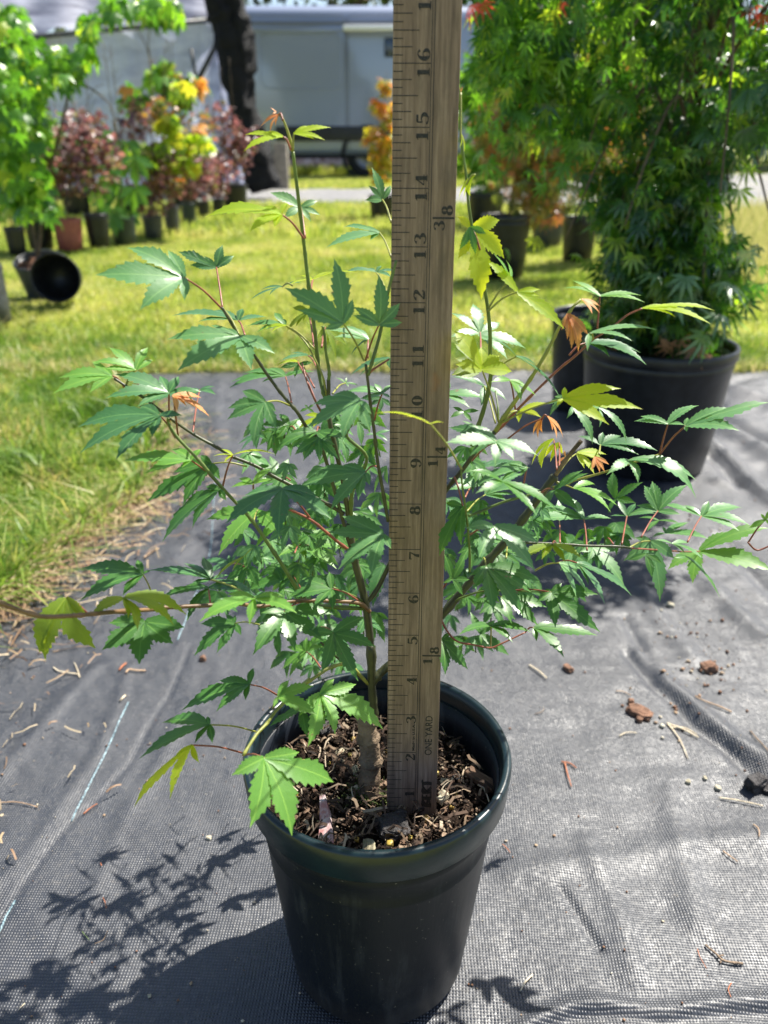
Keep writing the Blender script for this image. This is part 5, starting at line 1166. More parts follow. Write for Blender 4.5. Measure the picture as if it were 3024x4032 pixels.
# second row, half hidden
for k, (x0, Y, lab) in enumerate(((-2.3, 6.4, 'black pot in the back row, farthest left'), (-1.95, 6.6, 'black pot in the back row behind the dark green pot'), (-1.6, 6.9, 'black pot in the back row behind the grey pots'), (-1.25, 7.2, 'black pot in the back row near the shelter corner'))):
    make_pot((x0, Y, 0), .11, .2, 'blackpot', lab, 'pots in the row along the plastic shelter'); POTS.append((x0, Y, .2, .11))
P_ = 'purple_foliage'; Gn = 'bright_green_foliage'; Og = 'orange_green_foliage'
tr = [
 (0, .62, P_, 'purple maple in the faded red pot', [(0, .3, .14), (.05, .45, .16), (-.08, .42, .12)], 420, 0.029),
 (1, .7, P_, 'purple maple right of the faded red pot', [(0, .35, .15), (0, .55, .15), (.08, .45, .1)], 380, 0.030),
 (3, .55, P_, 'dark purple maple in the grey sunlit pot', [(0, .2, .14), (.06, .35, .16)], 420, 0.029),
 (4, .9, Og, 'tall orange-tipped maple in the tall grey pot', [(0, .3, .13), (.04, .5, .12), (0, .75, .10)], 300, 0.036),
 (5, .62, P_, 'wine red maple in the greenish pot', [(0, .25, .15), (.08, .38, .15), (-.06, .42, .12)], 420, 0.032),
 (6, .5, P_, 'low pinkish maple second from the right end', [(0, .22, .14), (0, .36, .12)], 300, 0.032),
 (7, .5, P_, 'low red maple at the right end of the left row', [(0, .2, .12), (.02, .34, .12)], 260, 0.032),
 (8, 1.0, Gn, 'light green maple at the far left behind the tilted pot', [(-.05, .25, .15), (.05, .5, .2), (-.1, .7, .2), (0, .9, .18)], 700, 0.036),
 (9, .8, Gn, 'leafy green maple between the tilted pot and the red pot', [(0, .2, .16), (0, .42, .2), (.05, .6, .16)], 600, 0.036),
 (10, 1.1, P_, 'tall purple maple in the back row, farthest left', [(0, .35, .2), (.1, .6, .2), (-.1, .55, .18)], 500, 0.036),
 (11, 1.2, P_, 'tall purple maple in the back row behind the dark green pot', [(0, .4, .2), (.1, .7, .16)], 420, 0.036),
 (12, 1.25, Og, 'tall bronze maple in the back row with an orange top leaf', [(0, .35, .18), (.1, .6, .18), (0, .95, .16)], 380, 0.040),
 (13, .95, P_, 'red maple in the back row near the shelter corner', [(0, .3, .18), (.05, .5, .18), (-.05, .7, .14)], 420, 0.040),
]
for k, (i, H, fm, lab, crown, nl, sz) in enumerate(tr):
    x_, y_, h_, r_ = POTS[i]; young_tree((x_, y_, h_*.86), H, crown, FM[fm], lab, 300+k, nl, sz, .55, 2, 'maples in the left nursery row', spread=.10)
# drooping large-leaved green maple (arching stem) over the dark green pot
x_, y_, h_, r_ = POTS[2]
vm = empty('vine_maple', (x_, y_, h_*.86), 0, 'drooping large-leaved green maple over the dark green pot in the left row', 'maple tree', 'maples in the left nursery row')
lstem('stem', [(x_, y_, h_*.86), at(470, 700, y_), at(455, 560, y_), at(440, 470, y_)], .008, .004, M['trunk'], vm)
M['vleaf'] = leafmat('vine_maple_leaf', (.045, .13, .03), (.07, .19, .04), (.22, .46, .03), .4, .32, veins=False)
r2 = random.Random(4)
for (px_, py_, L_) in ((345, 555, 90), (400, 520, 80), (500, 560, 90), (530, 620, 110), (430, 660, 110), (380, 720, 100), (480, 740, 120), (530, 740, 100), (440, 820, 110), (500, 830, 90), (400, 800, 60), (455, 600, 90)):
    J = at(px_, py_, y_-.12+.2*r2.random()); s_ = L_/F*y_; tps = []
    for k in range(5):
        a_ = -math.pi/2+(k-2)*.55+r2.uniform(-.15, .15); l = s_*(1-.15*abs(k-2)); tps.append(J-vm.location+Vector((l*math.cos(a_), -.3*l*r2.random(), l*math.sin(a_)*.9)))
    V, Fc, UV = leaf_geo(J-vm.location, tps, Vector((r2.uniform(-.3, .3), -.7, .6)).normalized(), .1, .26, r2, .1); mk('leaf', V, Fc, M['vleaf'], vm, True, UV)
# bright tall maple at the left frame edge with an arching shoot
g = gnd(150, 1215); TPt = Vector((g.x, 3.0, 0))
zc = (at(150, 1020, 3.0)-CAM).dot(FW)
tp_ = make_pot((at(150, 1100, 3.05).x, 3.05, .0), 93/F*zc, .165, 'greypot', 'grey-rimmed pot with reddish mulch tipped toward the camera at left', None, (math.radians(17), 0, math.radians(-5)), 'mulch', fillz=.88)
_rc = at(150, 1021, 3.0); tp_.location = _rc-Matrix.Rotation(math.radians(17), 3, 'X')@Vector((0, 0, .165))
fp = at(200, 1116, 2.78)
fallen = make_pot(Vector((fp.x, 2.78, .082)), .081, .165, 'blackpot', 'empty black pot lying on its side on the grass, mouth toward the camera', None, (math.radians(82), 0, math.radians(12)), None)
fallen.location = Vector((fp.x, 2.90, .078))
gm = empty('tall_green_maple', (tp_.location.x, 3.05, .16), 0, 'tall bright green maple at left, in the tipped grey-rimmed pot', 'maple tree')
rn_ = np.random.RandomState(77); Q = []
for (px_, py_, rr_, n_) in ((40, 60, 60, 60), (30, 250, 90, 110), (110, 330, 90, 110), (60, 430, 90, 120), (230, 240, 60, 80), (260, 300, 50, 40), (20, 560, 80, 80), (120, 500, 80, 80), (40, 640, 80, 80), (120, 700, 70, 60), (60, 760, 70, 60), (150, 740, 60, 50), (330, 215, 45, 45), (350, 80, 28, 35), (345, 130, 28, 30), (100, 810, 50, 30), (190, 830, 40, 22), (450, 15, 45, 30), (540, 20, 30, 14), (600, 30, 40, 22), (680, 40, 40, 24), (80, 180, 70, 60)):
    for _ in range(int(n_*.8)):
        a_ = rn_.rand()*6.283; rad = rr_*math.sqrt(rn_.rand()); Q.append(tuple(at(px_+rad*math.cos(a_), py_+rad*math.sin(a_), 2.95+.35*rn_.randn()*.5)))
leaf_cloud('foliage', np.array(Q), .044, FM[Gn], gm, 78, .7, template(5, .2, 3.0, .5), gm.location)['kind'] = 'stuff'
for pts in ([(150, 1030), (110, 800), (60, 600), (20, 350), (10, 100)], [(155, 1030), (120, 800), (125, 560), (150, 420), (200, 335), (280, 318), (360, 350), (430, 410), (452, 480)], [(150, 1030), (180, 760), (300, 260), (350, 130), (352, 40)], [(452, 480), (462, 560)]):
    lstem('stem', [at(x, y, 3.02) for x, y in pts], .011, .004, M['trunk'], gm, 7)
# slim tall sapling behind, leaves at the top
x_, y_, h_, r_ = POTS[12]
sg = empty('tall_sapling', (x_, y_, .15), 0, 'slim tall green sapling forking near the shelter bar', 'maple tree', 'maples in the left nursery row')
lstem('stem', [(x_, y_, .15), at(640, 460, y_), at(590, 230, y_), at(560, 150, y_), at(490, 40, y_)], .014, .006, M['trunk'], sg)
lstem('branch', [at(590, 230, y_), at(585, 150, y_), at(610, 50, y_)], .01, .005, M['trunk'], sg)
Q = []
for (px_, py_, rr_, n_) in ((450, 20, 50, 26), (590, 30, 40, 20), (660, 45, 45, 26), (620, 300, 45, 26), (700, 360, 60, 40), (770, 320, 35, 14), (520, 380, 50, 26), (640, 250, 25, 10)):
    for _ in range(n_):
        a_ = rn_.rand()*6.283; rad = rr_*math.sqrt(rn_.rand()); Q.append(tuple(at(px_+rad*math.cos(a_), py_+rad*math.sin(a_), y_+.1*rn_.randn())))
leaf_cloud('foliage', np.array(Q), .10, FM[Gn], sg, 79, .6, template(5, .24, 3.0, .4), sg.location)['kind'] = 'stuff'
gy_ = POTS[4]; ge = empty('golden_maple', (gy_[0], gy_[1]-.02, .15), 0, 'yellow green maple glowing among the purple ones, near the shelter corner', 'maple tree', 'maples in the left nursery row')
lstem('stem', [(gy_[0], gy_[1]-.02, .15), at(690, 640, gy_[1]), at(700, 480, gy_[1])], .010, .005, M['trunk'], ge)
Q = []
for (px_, py_, rr_, n_) in ((715, 350, 50, 22), (600, 600, 70, 50), (690, 560, 60, 46), (780, 560, 50, 36), (660, 480, 50, 30), (730, 650, 50, 26), (560, 640, 40, 20)):
    for _ in range(n_):
        a_ = rn_.rand()*6.283; rad = rr_*math.sqrt(rn_.rand()); Q.append(tuple(at(px_+rad*math.cos(a_), py_+.6*rad*math.sin(a_), gy_[1]-.15+.08*rn_.randn())))
leaf_cloud('foliage', np.array(Q), .065, islandmat('golden_foliage', [(0, (.20, .34, .04)), (.6, (.36, .46, .05)), (1, (.50, .44, .08))], (1.6, 1.6, .6), .5, .4), ge, 81, .6, template(5, .24, 3.0, .4), ge.location)['kind'] = 'stuff'
# orange leaves
q = np.array([tuple(at(x, y, y_-.2)) for x, y in ((780, 320), (775, 335), (790, 345), (795, 490), (785, 510), (800, 530), (500, 345), (740, 650))]); leaf_each('orange_leaf', q, .10, islandmat('orange_leaves', [(0, (.62, .28, .06)), (1, (.72, .42, .10))], (1.3, 1.1, .7), .5), sg, 80, .8, template(5, .26, 3, .4), sg.location)
# stacked dark pots at the left frame edge
sx = at(15, 1200, 2.45).x
for k, (dz, lab) in enumerate(((0, 'lowest pot of the leaning black stack at the left edge'), (.075, 'pot nested second in the leaning black stack'), (.15, 'pot nested third in the leaning black stack'), (.225, 'topmost pot of the leaning black stack at the left edge'))):
    e = make_pot((sx-.055-.012*k, 2.45+.01*k, dz+.003), .082, .17, 'greypot', lab, 'stack of nested pots at the left edge', (0, math.radians(-6), 0), None)

# ------------------------------------------------------------ plastic shelter
a = NT('milky_plastic_sheet'); v = a.coord()
st = a.noise(a.coord(scale=(.5, .5, 1.8), rot=(0, .6, 0)), 5, 5, .6)
c = a.mix(a.n('ShaderNodeMapRange', {'Value': st, 1: .35, 2: .7}).outputs[0], (.42, .46, .66), (.72, .76, .95))
wp = a.noise(v, .8, 3); c = a.mix(a.n('ShaderNodeMapRange', {'Value': wp, 1: .5, 2: .62, 4: .6}).outputs[0], c, (.38, .34, .32))
bsn = a.pbr(c, .28, a.bump(st, .8, .03), .6); trn = a.n('ShaderNodeBsdfTranslucent', {'Color': c})
M['sheet'] = a.surf(a.n('ShaderNodeMixShader', {0: .45, 1: bsn.outputs[0], 2: trn.outputs[0]}).outputs[0])
M['frame'] = simple('dark_shelter_pipe', (.05, .055, .06), .5, .3, 20)
M['strip'] = simple('weathered_pale_board', (.42, .42, .40), .8, .3, 8)
sh = empty('plastic_shelter', (-2.6, 8.3, 0), 0, 'milky plastic covered shelter behind the left row of pots', 'shelter')
def sub_(v): return Vector(v)-sh.location
def wallpt(t, z):   # t=0 right corner, 1 far left
    A = at(955, 770, 9.0); B_ = at(-500, 880, 7.6); p = Vector((A.x, 9.0, 0)).lerp(Vector((B_.x, 7.6, 0)), t); p.z = z; return p
def topz(t): return 1.59-.44*t
nx, nz_ = 90, 30; V = []; Fc = []
for i in range(nx+1):
    for j in range(nz_+1):
        t = i/nx; z = .04+(topz(t)-.04)*j/nz_; p = wallpt(t, z); wv_ = .03*math.sin(t*60+math.sin(j*.3)*1.5)*.5+.05*noise.noise(Vector((t*9, z*2.2, 0)))+.02*noise.noise(Vector((t*50, z*3, 2)))
        V.append(sub_(p+Vector((0, wv_, 0))))
for i in range(nx):
    for j in range(nz_): o = i*(nz_+1)+j; Fc.append((o, o+nz_+1, o+nz_+2, o+1))
mk('wall_sheet', V, Fc, M['sheet'], sh)
V = []; Fc = []
for i in range(nx+1):
    for j in range(21):
        t = i/nx; s_ = j/20; p = wallpt(t, topz(t)+.02)+Vector((-.15*s_, 2.2*s_, 2.3*math.sin(s_*1.45))); p.z += .03*math.sin(t*30+s_*5)+.05*noise.noise(Vector((t*14, s_*3, 4)))
        V.append(sub_(p))
for i in range(nx):
    for j in range(20): o = i*21+j; Fc.append((o, o+21, o+22, o+1))
a = NT('roof_plastic'); st = a.noise(a.coord(scale=(.35, .35, 2.2), rot=(0, .5, 0)), 4, 5, .6)
c = a.mix(a.n('ShaderNodeMapRange', {'Value': st, 1: .40, 2: .62}).outputs[0], (.13, .135, .19), (.40, .41, .50))
M['roofp'] = a.surf(a.pbr(c, .5, a.bump(st, .6, .02), .3).outputs[0])
mk('roof_sheet', V, Fc, M['roofp'], sh)
def pipe(name, pts, w_, mat, sub=1):
    V, Fc = tube_geo([sub_(p) for p in pts], [w_/2]*len(pts), 8); return mk(name, V, Fc, mat, sh)
pipe('top_rail', [wallpt(t, topz(t)+.01)-Vector((0, .06, 0)) for t in (0, .25, .5, .75, 1)], .045, M['frame'])
pipe('post', [wallpt(0, -.01)-Vector((0, .07, 0)), wallpt(0, 1.62)-Vector((0, .07, 0))], .06, M['frame'])
for t in (.30, .62, .9): pipe('post', [wallpt(t, 0)+Vector((0, .10, 0)), wallpt(t, topz(t))+Vector((0, .10, 0))], .05, M['frame'])
M['woodpost'] = simple('grey_weathered_timber', (.24, .21, .17), .85, .35, 14)
pipe('brace', [at(545, 395, 8.7), at(495, 130, 8.7)], .045, M['woodpost']); pipe('brace', [at(780, 315, 8.85), at(860, 160, 8.85)], .05, M['frame']); pipe('brace', [at(752, 190, 8.8), at(775, 330, 8.8)], .03, M['frame'])
A = wallpt(0, 0)-Vector((0, .10, 0)); B_ = wallpt(1, 0)-Vector((0, .10, 0)); dxy = (B_-A); L_ = dxy.length
brd = box('base_board', (0, -.02, 0), (L_, .02, .15), M['strip'], sh, .004); brd.location = sub_(A); brd.rotation_euler = (0, 0, math.atan2(dxy.y, dxy.x))
# the end flap strip and the bundled black netting at the corner
V = []; Fc = []
for j in range(25):
    z = .05+1.55*j/24; p = wallpt(0, z); w_ = .16+.05*math.sin(j*.5)
    for k in range(6): V.append(sub_(p+Vector((.05-w_*k/5*1.4, -.10-.02*math.sin(k*2+j*.35), 0))))
for j in range(24):
    for k in range(5): o = j*6+k; Fc.append((o, o+1, o+7, o+6))
mk('corner_flap', V, Fc, M['sheet'], sh)
a = NT('black_shade_netting'); v = a.coord(); nz = a.noise(v, 70, 4, .7)
M['net'] = a.surf(a.pbr(a.mix(a.n('ShaderNodeMapRange', {'Value': nz, 1: .5, 2: .8}).outputs[0], (.004, .004, .005), (.02, .02, .024)), .62, a.bump(nz, 1, .02), .3).outputs[0])
net = empty('shade_netting', (0, 0, 0), 0, 'bunched black shade netting hanging at the corner of the plastic shelter', 'netting')
for pts, rr_ in (([(845, -120), (860, 0), (895, 100), (915, 230), (945, 380), (975, 520), (1000, 640), (1040, 745)], [.16, .15, .16, .15, .14, .13, .14, .15]), ([(880, -80), (935, 80), (960, 200), (965, 330), (985, 450), (1010, 560), (1050, 700), (1060, 745)], [.12, .13, .12, .09, .09, .12, .13, .12])):
    P = smooth_path([at(x, y, 8.6) for x, y in pts], 8); n = len(P); V, Fc = tube_geo(P, [rr_[min(7, int(i/n*8))]*(.80+.22*abs(noise.noise(Vector((i*.35, rr_[0]*30, 0))))) for i in range(n)], 22)
    V = [Vector(v_)+Vector((noise.noise(Vector(v_)*9), noise.noise(Vector(v_)*9+Vector((5, 0, 0))), noise.noise(Vector(v_)*9+Vector((0, 5, 0)))*.5))*.03+Vector((1, 0, 0))*.05*noise.noise(Vector((v_[0]*26, v_[1]*26, v_[2]*2.2))) for v_ in V]
    mk('netting_fold', V, Fc, M['net'], net)
g = gnd(1112, 742); wpst = box('wooden_post', (-.085, -.085, -.01), (.085, .085, .52), M['woodpost'], None, .01); wpst.location = (g.x, g.y, 0)
tag(wpst, 'short grey timber post standing between the netting and the van', 'post')

# ------------------------------------------------------------ van
VY = 14.0
def vx(px): return at(px, 400, VY).x
def vz(py): return at(1300, py, VY).z
a = NT('silver_van_paint'); v = a.coord(); M['vanp'] = a.surf(a.pbr((.30, .34, .44), .16, None, .5, .2, **{'Coat Weight': .6, 'Coat Roughness': .05}).outputs[0])
M['vanblack'] = simple('black_plastic_trim', (.02, .021, .024), .45, .2, 6)
M['glass'] = simple('dark_tinted_glass', (.02, .035, .07), .06, .1, 5, .9, 0)
M['tyre'] = simple('tyre_rubber', (.018, .018, .02), .8, .3, 20)
M['alloy'] = simple('grey_wheel_rim', (.32, .32, .34), .35, .2, 20, .5, .1, .001, .6)
M['vandark'] = simple('dark_underside', (.012, .012, .013), .8, .2, 8)
x0, x1 = vx(868), vx(868)+5.3
van = empty('van', ((x0+x1)/2, VY, 0), 0, 'silver panel van parked on the grass behind the lawn', 'van'); vo = van.location
zb, zt = vz(612), vz(6); depth = 1.95
prof = [(0.02, zb), (0, zb+.10), (0, vz(300)), (.02, vz(120)), (.05, vz(48)), (.10, vz(30)), (.20, vz(14)), (.38, zt), (1.0, zt+.04), (depth-.38, zt), (depth-.1, vz(30)), (depth, vz(120)), (depth, zb)]
V = []; Fc = []; m_ = len(prof)
xs = [(x0, .10), (x0+.04, .05), (x0+.14, 0.0), (x1-1.25, 0), (x1-1.0, .0), (x1-.55, .0), (x1-.1, .04), (x1, .12)]
for i, (x, ins) in enumerate(xs):
    for (dy, z) in prof:
        d2 = min(max(dy, ins), depth-ins); z2 = z
        if x > x1-1.3:
            lim = np.interp(x, [x1-1.3, x1-.9, x1-.5, x1], [zt+.1, zt*.86, zb+.95, zb+.6]); z2 = min(z, lim)
        z2 = min(z2, zt+.04-ins*1.2); V.append(Vector((x, VY+d2, z2))-vo)
for i in range(len(xs)-1):
    for k in range(m_): k2 = (k+1) % m_; Fc.append((i*m_+k, (i+1)*m_+k, (i+1)*m_+k2, i*m_+k2))
Fc.append(tuple(range(m_))[::-1]); Fc.append(tuple((len(xs)-1)*m_+k for k in range(m_)))
b_ = mk('body', V, Fc, M['vanp'], van)
try: b_.data.shade_smooth_by_angle if False else None
except Exception: pass
def vbox(name, px0, px1, py0, py1, proud, mat, bev=.01, thick=.02):
    o = box(name, (vx(px0)-vo.x, -proud, vz(py1)), (vx(px1)-vo.x, -proud+thick, vz(py0)), mat, van, bev); return o
def rframe(name, px0, px1, py0, py1, r, w_, proud, mat):
    P = []
    X0, X1, Z0, Z1 = vx(px0)-vo.x, vx(px1)-vo.x, vz(py1), vz(py0)
    for cx_, cz_, a0 in ((X1-r, Z1-r, 0), (X0+r, Z1-r, 90), (X0+r, Z0+r, 180), (X1-r, Z0+r, 270)):
        for k in range(5): an = math.radians(a0+k*22.5); P.append((cx_+r*math.cos(an), -proud, cz_+r*math.sin(an)))
    P.append(P[0]); V, Fc = tube_geo(P, [w_/2]*len(P), 6, cap=False); return mk(name, V, Fc, mat, van)
rframe('window_pressing', 1032, 1345, 125, 348, .14, .022, .0, M['vanp'])
M['seam'] = simple('dark_seam', (.10, .105, .11), .6, .1, 5)
rframe('door_seam', 905, 1362, 60, 598, .06, .012, .0, M['seam']); rframe('door_seam', 1372, 1640, 60, 598, .06, .012, .0, M['seam'])
vbox('side_rail', 1000, 1356, 112, 122, .012, M['vanp'], .004); vbox('gutter', 900, 1700, 86, 92, .008, M['seam'], .003)
vbox('protective_strip', 1080, 1640, 497, 556, .035, M['vanblack'], .012, .05); vbox('sill', 900, 1700, 608, 620, .0, M['vandark'], .01, .3)
vbox('side_window', 1513, 1640, 148, 225, .006, M['glass'], .02)
M['vanglare'] = simple('ledge_glare_white', (.8, .8, .8), .15, .03, 3, .6, 0)  # white base colour stands in for bright sky reflection on the ledge
o = vbox('window_ledge', 1358, 1560, 106, 128, .26, M['vanglare'], .02, .22); o['label'] = 'white ledge above the cab window, its brightness painted on'
for wx_ in (vx(1446), vx(1446)+2.9):
    for sd in (0, 1):
        e1 = mk('wheel', *[[], []], M['tyre'], van) if False else None
    prf = [(.20, -.11), (.30, -.11), (.335, -.09), (.345, -.05), (.345, .05), (.335, .09), (.30, .11), (.20, .11)]
    for yo in (.14, depth-.14):
        if wx_ > vx(1446)+1 and False: continue
        w_ = lathe('wheel', prf, 36, M['tyre'], van); w_.rotation_euler = (math.pi/2, 0, 0); w_.location = (wx_-vo.x, yo, .345)
        r_ = lathe('wheel_rim', [(0, .06), (.06, .07), (.10, .03), (.18, .05), (.21, .09), (.21, -.09), (0, -.09)], 30, M['alloy'], w_)
arch = lathe('wheel_arch', [(.36, -.02), (.42, -.02), (.42, .02), (.36, .02), (.36, -.02)], 40, M['vandark'], van); arch.rotation_euler = (math.pi/2, 0, 0); arch.location = (vx(1446)-vo.x, .0, .36)
box('underbody', (x0+.3-vo.x, .35, zb-.05), (x1-.4-vo.x, 1.6, zb+.02), M['vandark'], van)
# bank of reddish stones and grass beyond the van
rn_ = np.random.RandomState(91); n = 1400; x = -2.2+1.9*rn_.rand(n); y = 16.6+2.2*rn_.rand(n)
M['rubble'] = islandmat('pinkish_rubble', [(0, (.22, .14, .11)), (.6, (.42, .30, .25)), (1, (.55, .48, .44))], None, 0, .85)
crumbs('rubble', x, y, .03+.08*rn_.rand(n)**2, M['rubble'], 92, np.full(n, 0.0)+.10*(y-16.6))
n = 26000; x = -3+9*rn_.rand(n); y = 15.8+3.5*rn_.rand(n); k = ~((x < -.4) & (y > 16.4)); x = x[k]; y = y[k]
blades('grass', x, y, .10+.14*rn_.rand(len(x)), .014+.01*rn_.rand(len(x)), M['grass'], .6, seed=93)['kind'] = 'stuff'

# ------------------------------------------------------------ trees and shrubs far behind
def far_tree(x, y, H, W, fm, label, seed, n=3200, leaf=.22, conifer=False, group='trees behind the nursery', z0=.3):
    rn_ = np.random.RandomState(seed); e = empty('conifer_tree' if conifer else 'leafy_tree', (x, y, 0), 0, label, 'tree', group); off = e.location
    lstem('trunk', [(x, y, -.02), (x+.05, y, H*.5), (x, y, H*.95)], .05*H, .015*H, M['trunk'], e, 8)
    P = []; nb = 46
    for b in range(nb):
        t = rn_.rand()**.8; z = z0+(H-z0)*t; an = rn_.rand()*6.283
        R = (W/2*(1-t)**.75 if conifer else W/2*math.sqrt(max(.05, 1-(2*t-.9)**2)))*(.35+.75*rn_.rand())
        c = np.array([x+R*math.cos(an), y+R*math.sin(an), z-(R*.2 if conifer else 0)]); s = W*.11
        if b < 14: lstem('limb', [(x, y, z-.1*H*.3), tuple(c)], .02*H, .006*H, M['trunk'], e, 5, 2)
        m = n//nb; q = rn_.randn(m, 3)*np.array([s, s, s*(.45 if conifer else .8)])+c; P.append(q)
    leaf_cloud('crown', np.concatenate(P), leaf, FM[fm], e, seed, .5, template(3, .28, 1.6, .3), off)
spots = [(3.0, 22, 9, 4.2, 'far_dark_foliage', 'dark conifer right of the yardstick top, farthest left of the row', True), (5.6, 24, 10, 5, 'far_dark_foliage', 'tall dark conifer second from the yardstick', True), (1.9, 19.5, 6.5, 3.0, 'far_olive_foliage', 'olive green tree between the van and the dark conifers', False),
 (8.6, 23, 9, 5, 'far_dark_foliage', 'dark conifer behind the crown of the big weeping maple', True), (11.8, 22, 8, 5.5, 'far_olive_foliage', 'broad olive tree at the right beyond the road', False), (-.8, 27, 9, 6, 'far_dark_foliage', 'dark tree behind the van roof', True), (-5, 28, 10, 7, 'far_dark_foliage', 'dark tree behind the shelter', True), (-10, 26, 9, 7, 'far_olive_foliage', 'olive tree behind the shelter at far left', False), (15.5, 24, 9, 6, 'far_dark_foliage', 'dark conifer outside right beyond the road', True), (4.2, 17.5, 2.6, 3.0, 'far_olive_foliage', 'rounded shrub in front of the dark conifers', False)]
for i, (x, y, H, W, fm, lab, con) in enumerate(spots): far_tree(x, y, H, W, fm, lab, 400+i, 3600, .24, con)
for i, (x, y, H, W, lab) in enumerate(((8.2, 18.2, 1.4, 2.6, 'yellow green shrub beyond the gravel road at the right edge'), (6.0, 18.5, 1.5, 2.6, 'yellow green shrub beyond the gravel road, behind the maple stem'), (10.6, 18.8, 1.6, 2.8, 'yellow green shrub beyond the road, outermost right'))):
    rn_ = np.random.RandomState(450+i); e = empty('shrub', (x, y, 0), 0, lab, 'shrub', 'shrubs beyond the road')
    for k in range(7): an = k*.9; lstem('stem', [(x, y, -.01), (x+.4*W*math.cos(an)*.5, y+.3*math.sin(an), H*.7)], .04, .015, M['trunk'], e, 5, 2)
    q = rn_.randn(1500, 3)*np.array([W*.25, W*.2, H*.25])+np.array([x, y, H*.5]); q[:, 2] = np.abs(q[:, 2]); leaf_cloud('foliage', q, .12, FM[Gn], e, 460+i, .5, template(3, .28, 1.6, .3), e.location)['kind'] = 'stuff'
q = np.array([tuple(at(x, y, 15.8)) for x, y in ((3010, 620), (3020, 640), (2995, 600), (3040, 655))])

# ------------------------------------------------------------ bits lying on the cloth
M['tan'] = simple('tan_needle', (.42, .28, .17), .7, .25, 200, .4, .3, .0005)
M['redneedle'] = simple('rusty_needle', (.36, .13, .06), .7, .25, 200, .4, .3, .0005)
M['strawm'] = simple('pale_straw', (.62, .52, .36), .7, .2, 200, .4, .3, .0005)
M['twigm'] = simple('grey_brown_twig', (.22, .16, .11), .85, .4, 220, .3, .8, .001)
M['greenn'] = simple('green_needle', (.16, .22, .08), .6, .25, 200)
M['barkm'] = simple('brown_bark_piece', (.20, .11, .07), .85, .5, 180, .3, .9, .002)
def onc(p, dz=.0): return Vector((p.x, p.y, float(fabric_h(np.array([p.x]), np.array([p.y]))[0])+.002+dz))
WS = .78
def sliver(name, label, cat, c, pts, w0, w1, mat, group=None, flat=1.0, extra=None):
    P = smooth_path([gnd(*cp(c, p)) for p in pts], 5); n = len(P); P = [onc(p, .0006+w0/2000*flat+.0008*math.sin(i/n*3.14)) for i, p in enumerate(P)]
    off = P[0].copy(); V = []; Fc = []
    wid = [(w0+(w1-w0)*i/(n-1))/2000*WS*(1+.15*math.sin(i*2.1)) for i in range(n)]
    tube_geo([p-off for p in P], wid, 6, V, Fc)
    if extra:
        for ex in extra:
            Q_ = smooth_path([gnd(*cp(c, p)) for p in ex], 4); Q_ = [onc(p, .0016)-off for p in Q_]; tube_geo(Q_, [w0/2600*(1-.5*i/len(Q_)) for i in range(len(Q_))], 6, V, Fc)
    o = mk(name, V, Fc, M[mat]); o.location = off; return tag(o, label, cat, group)
CRP['L'] = (1512, 2688, .9114)
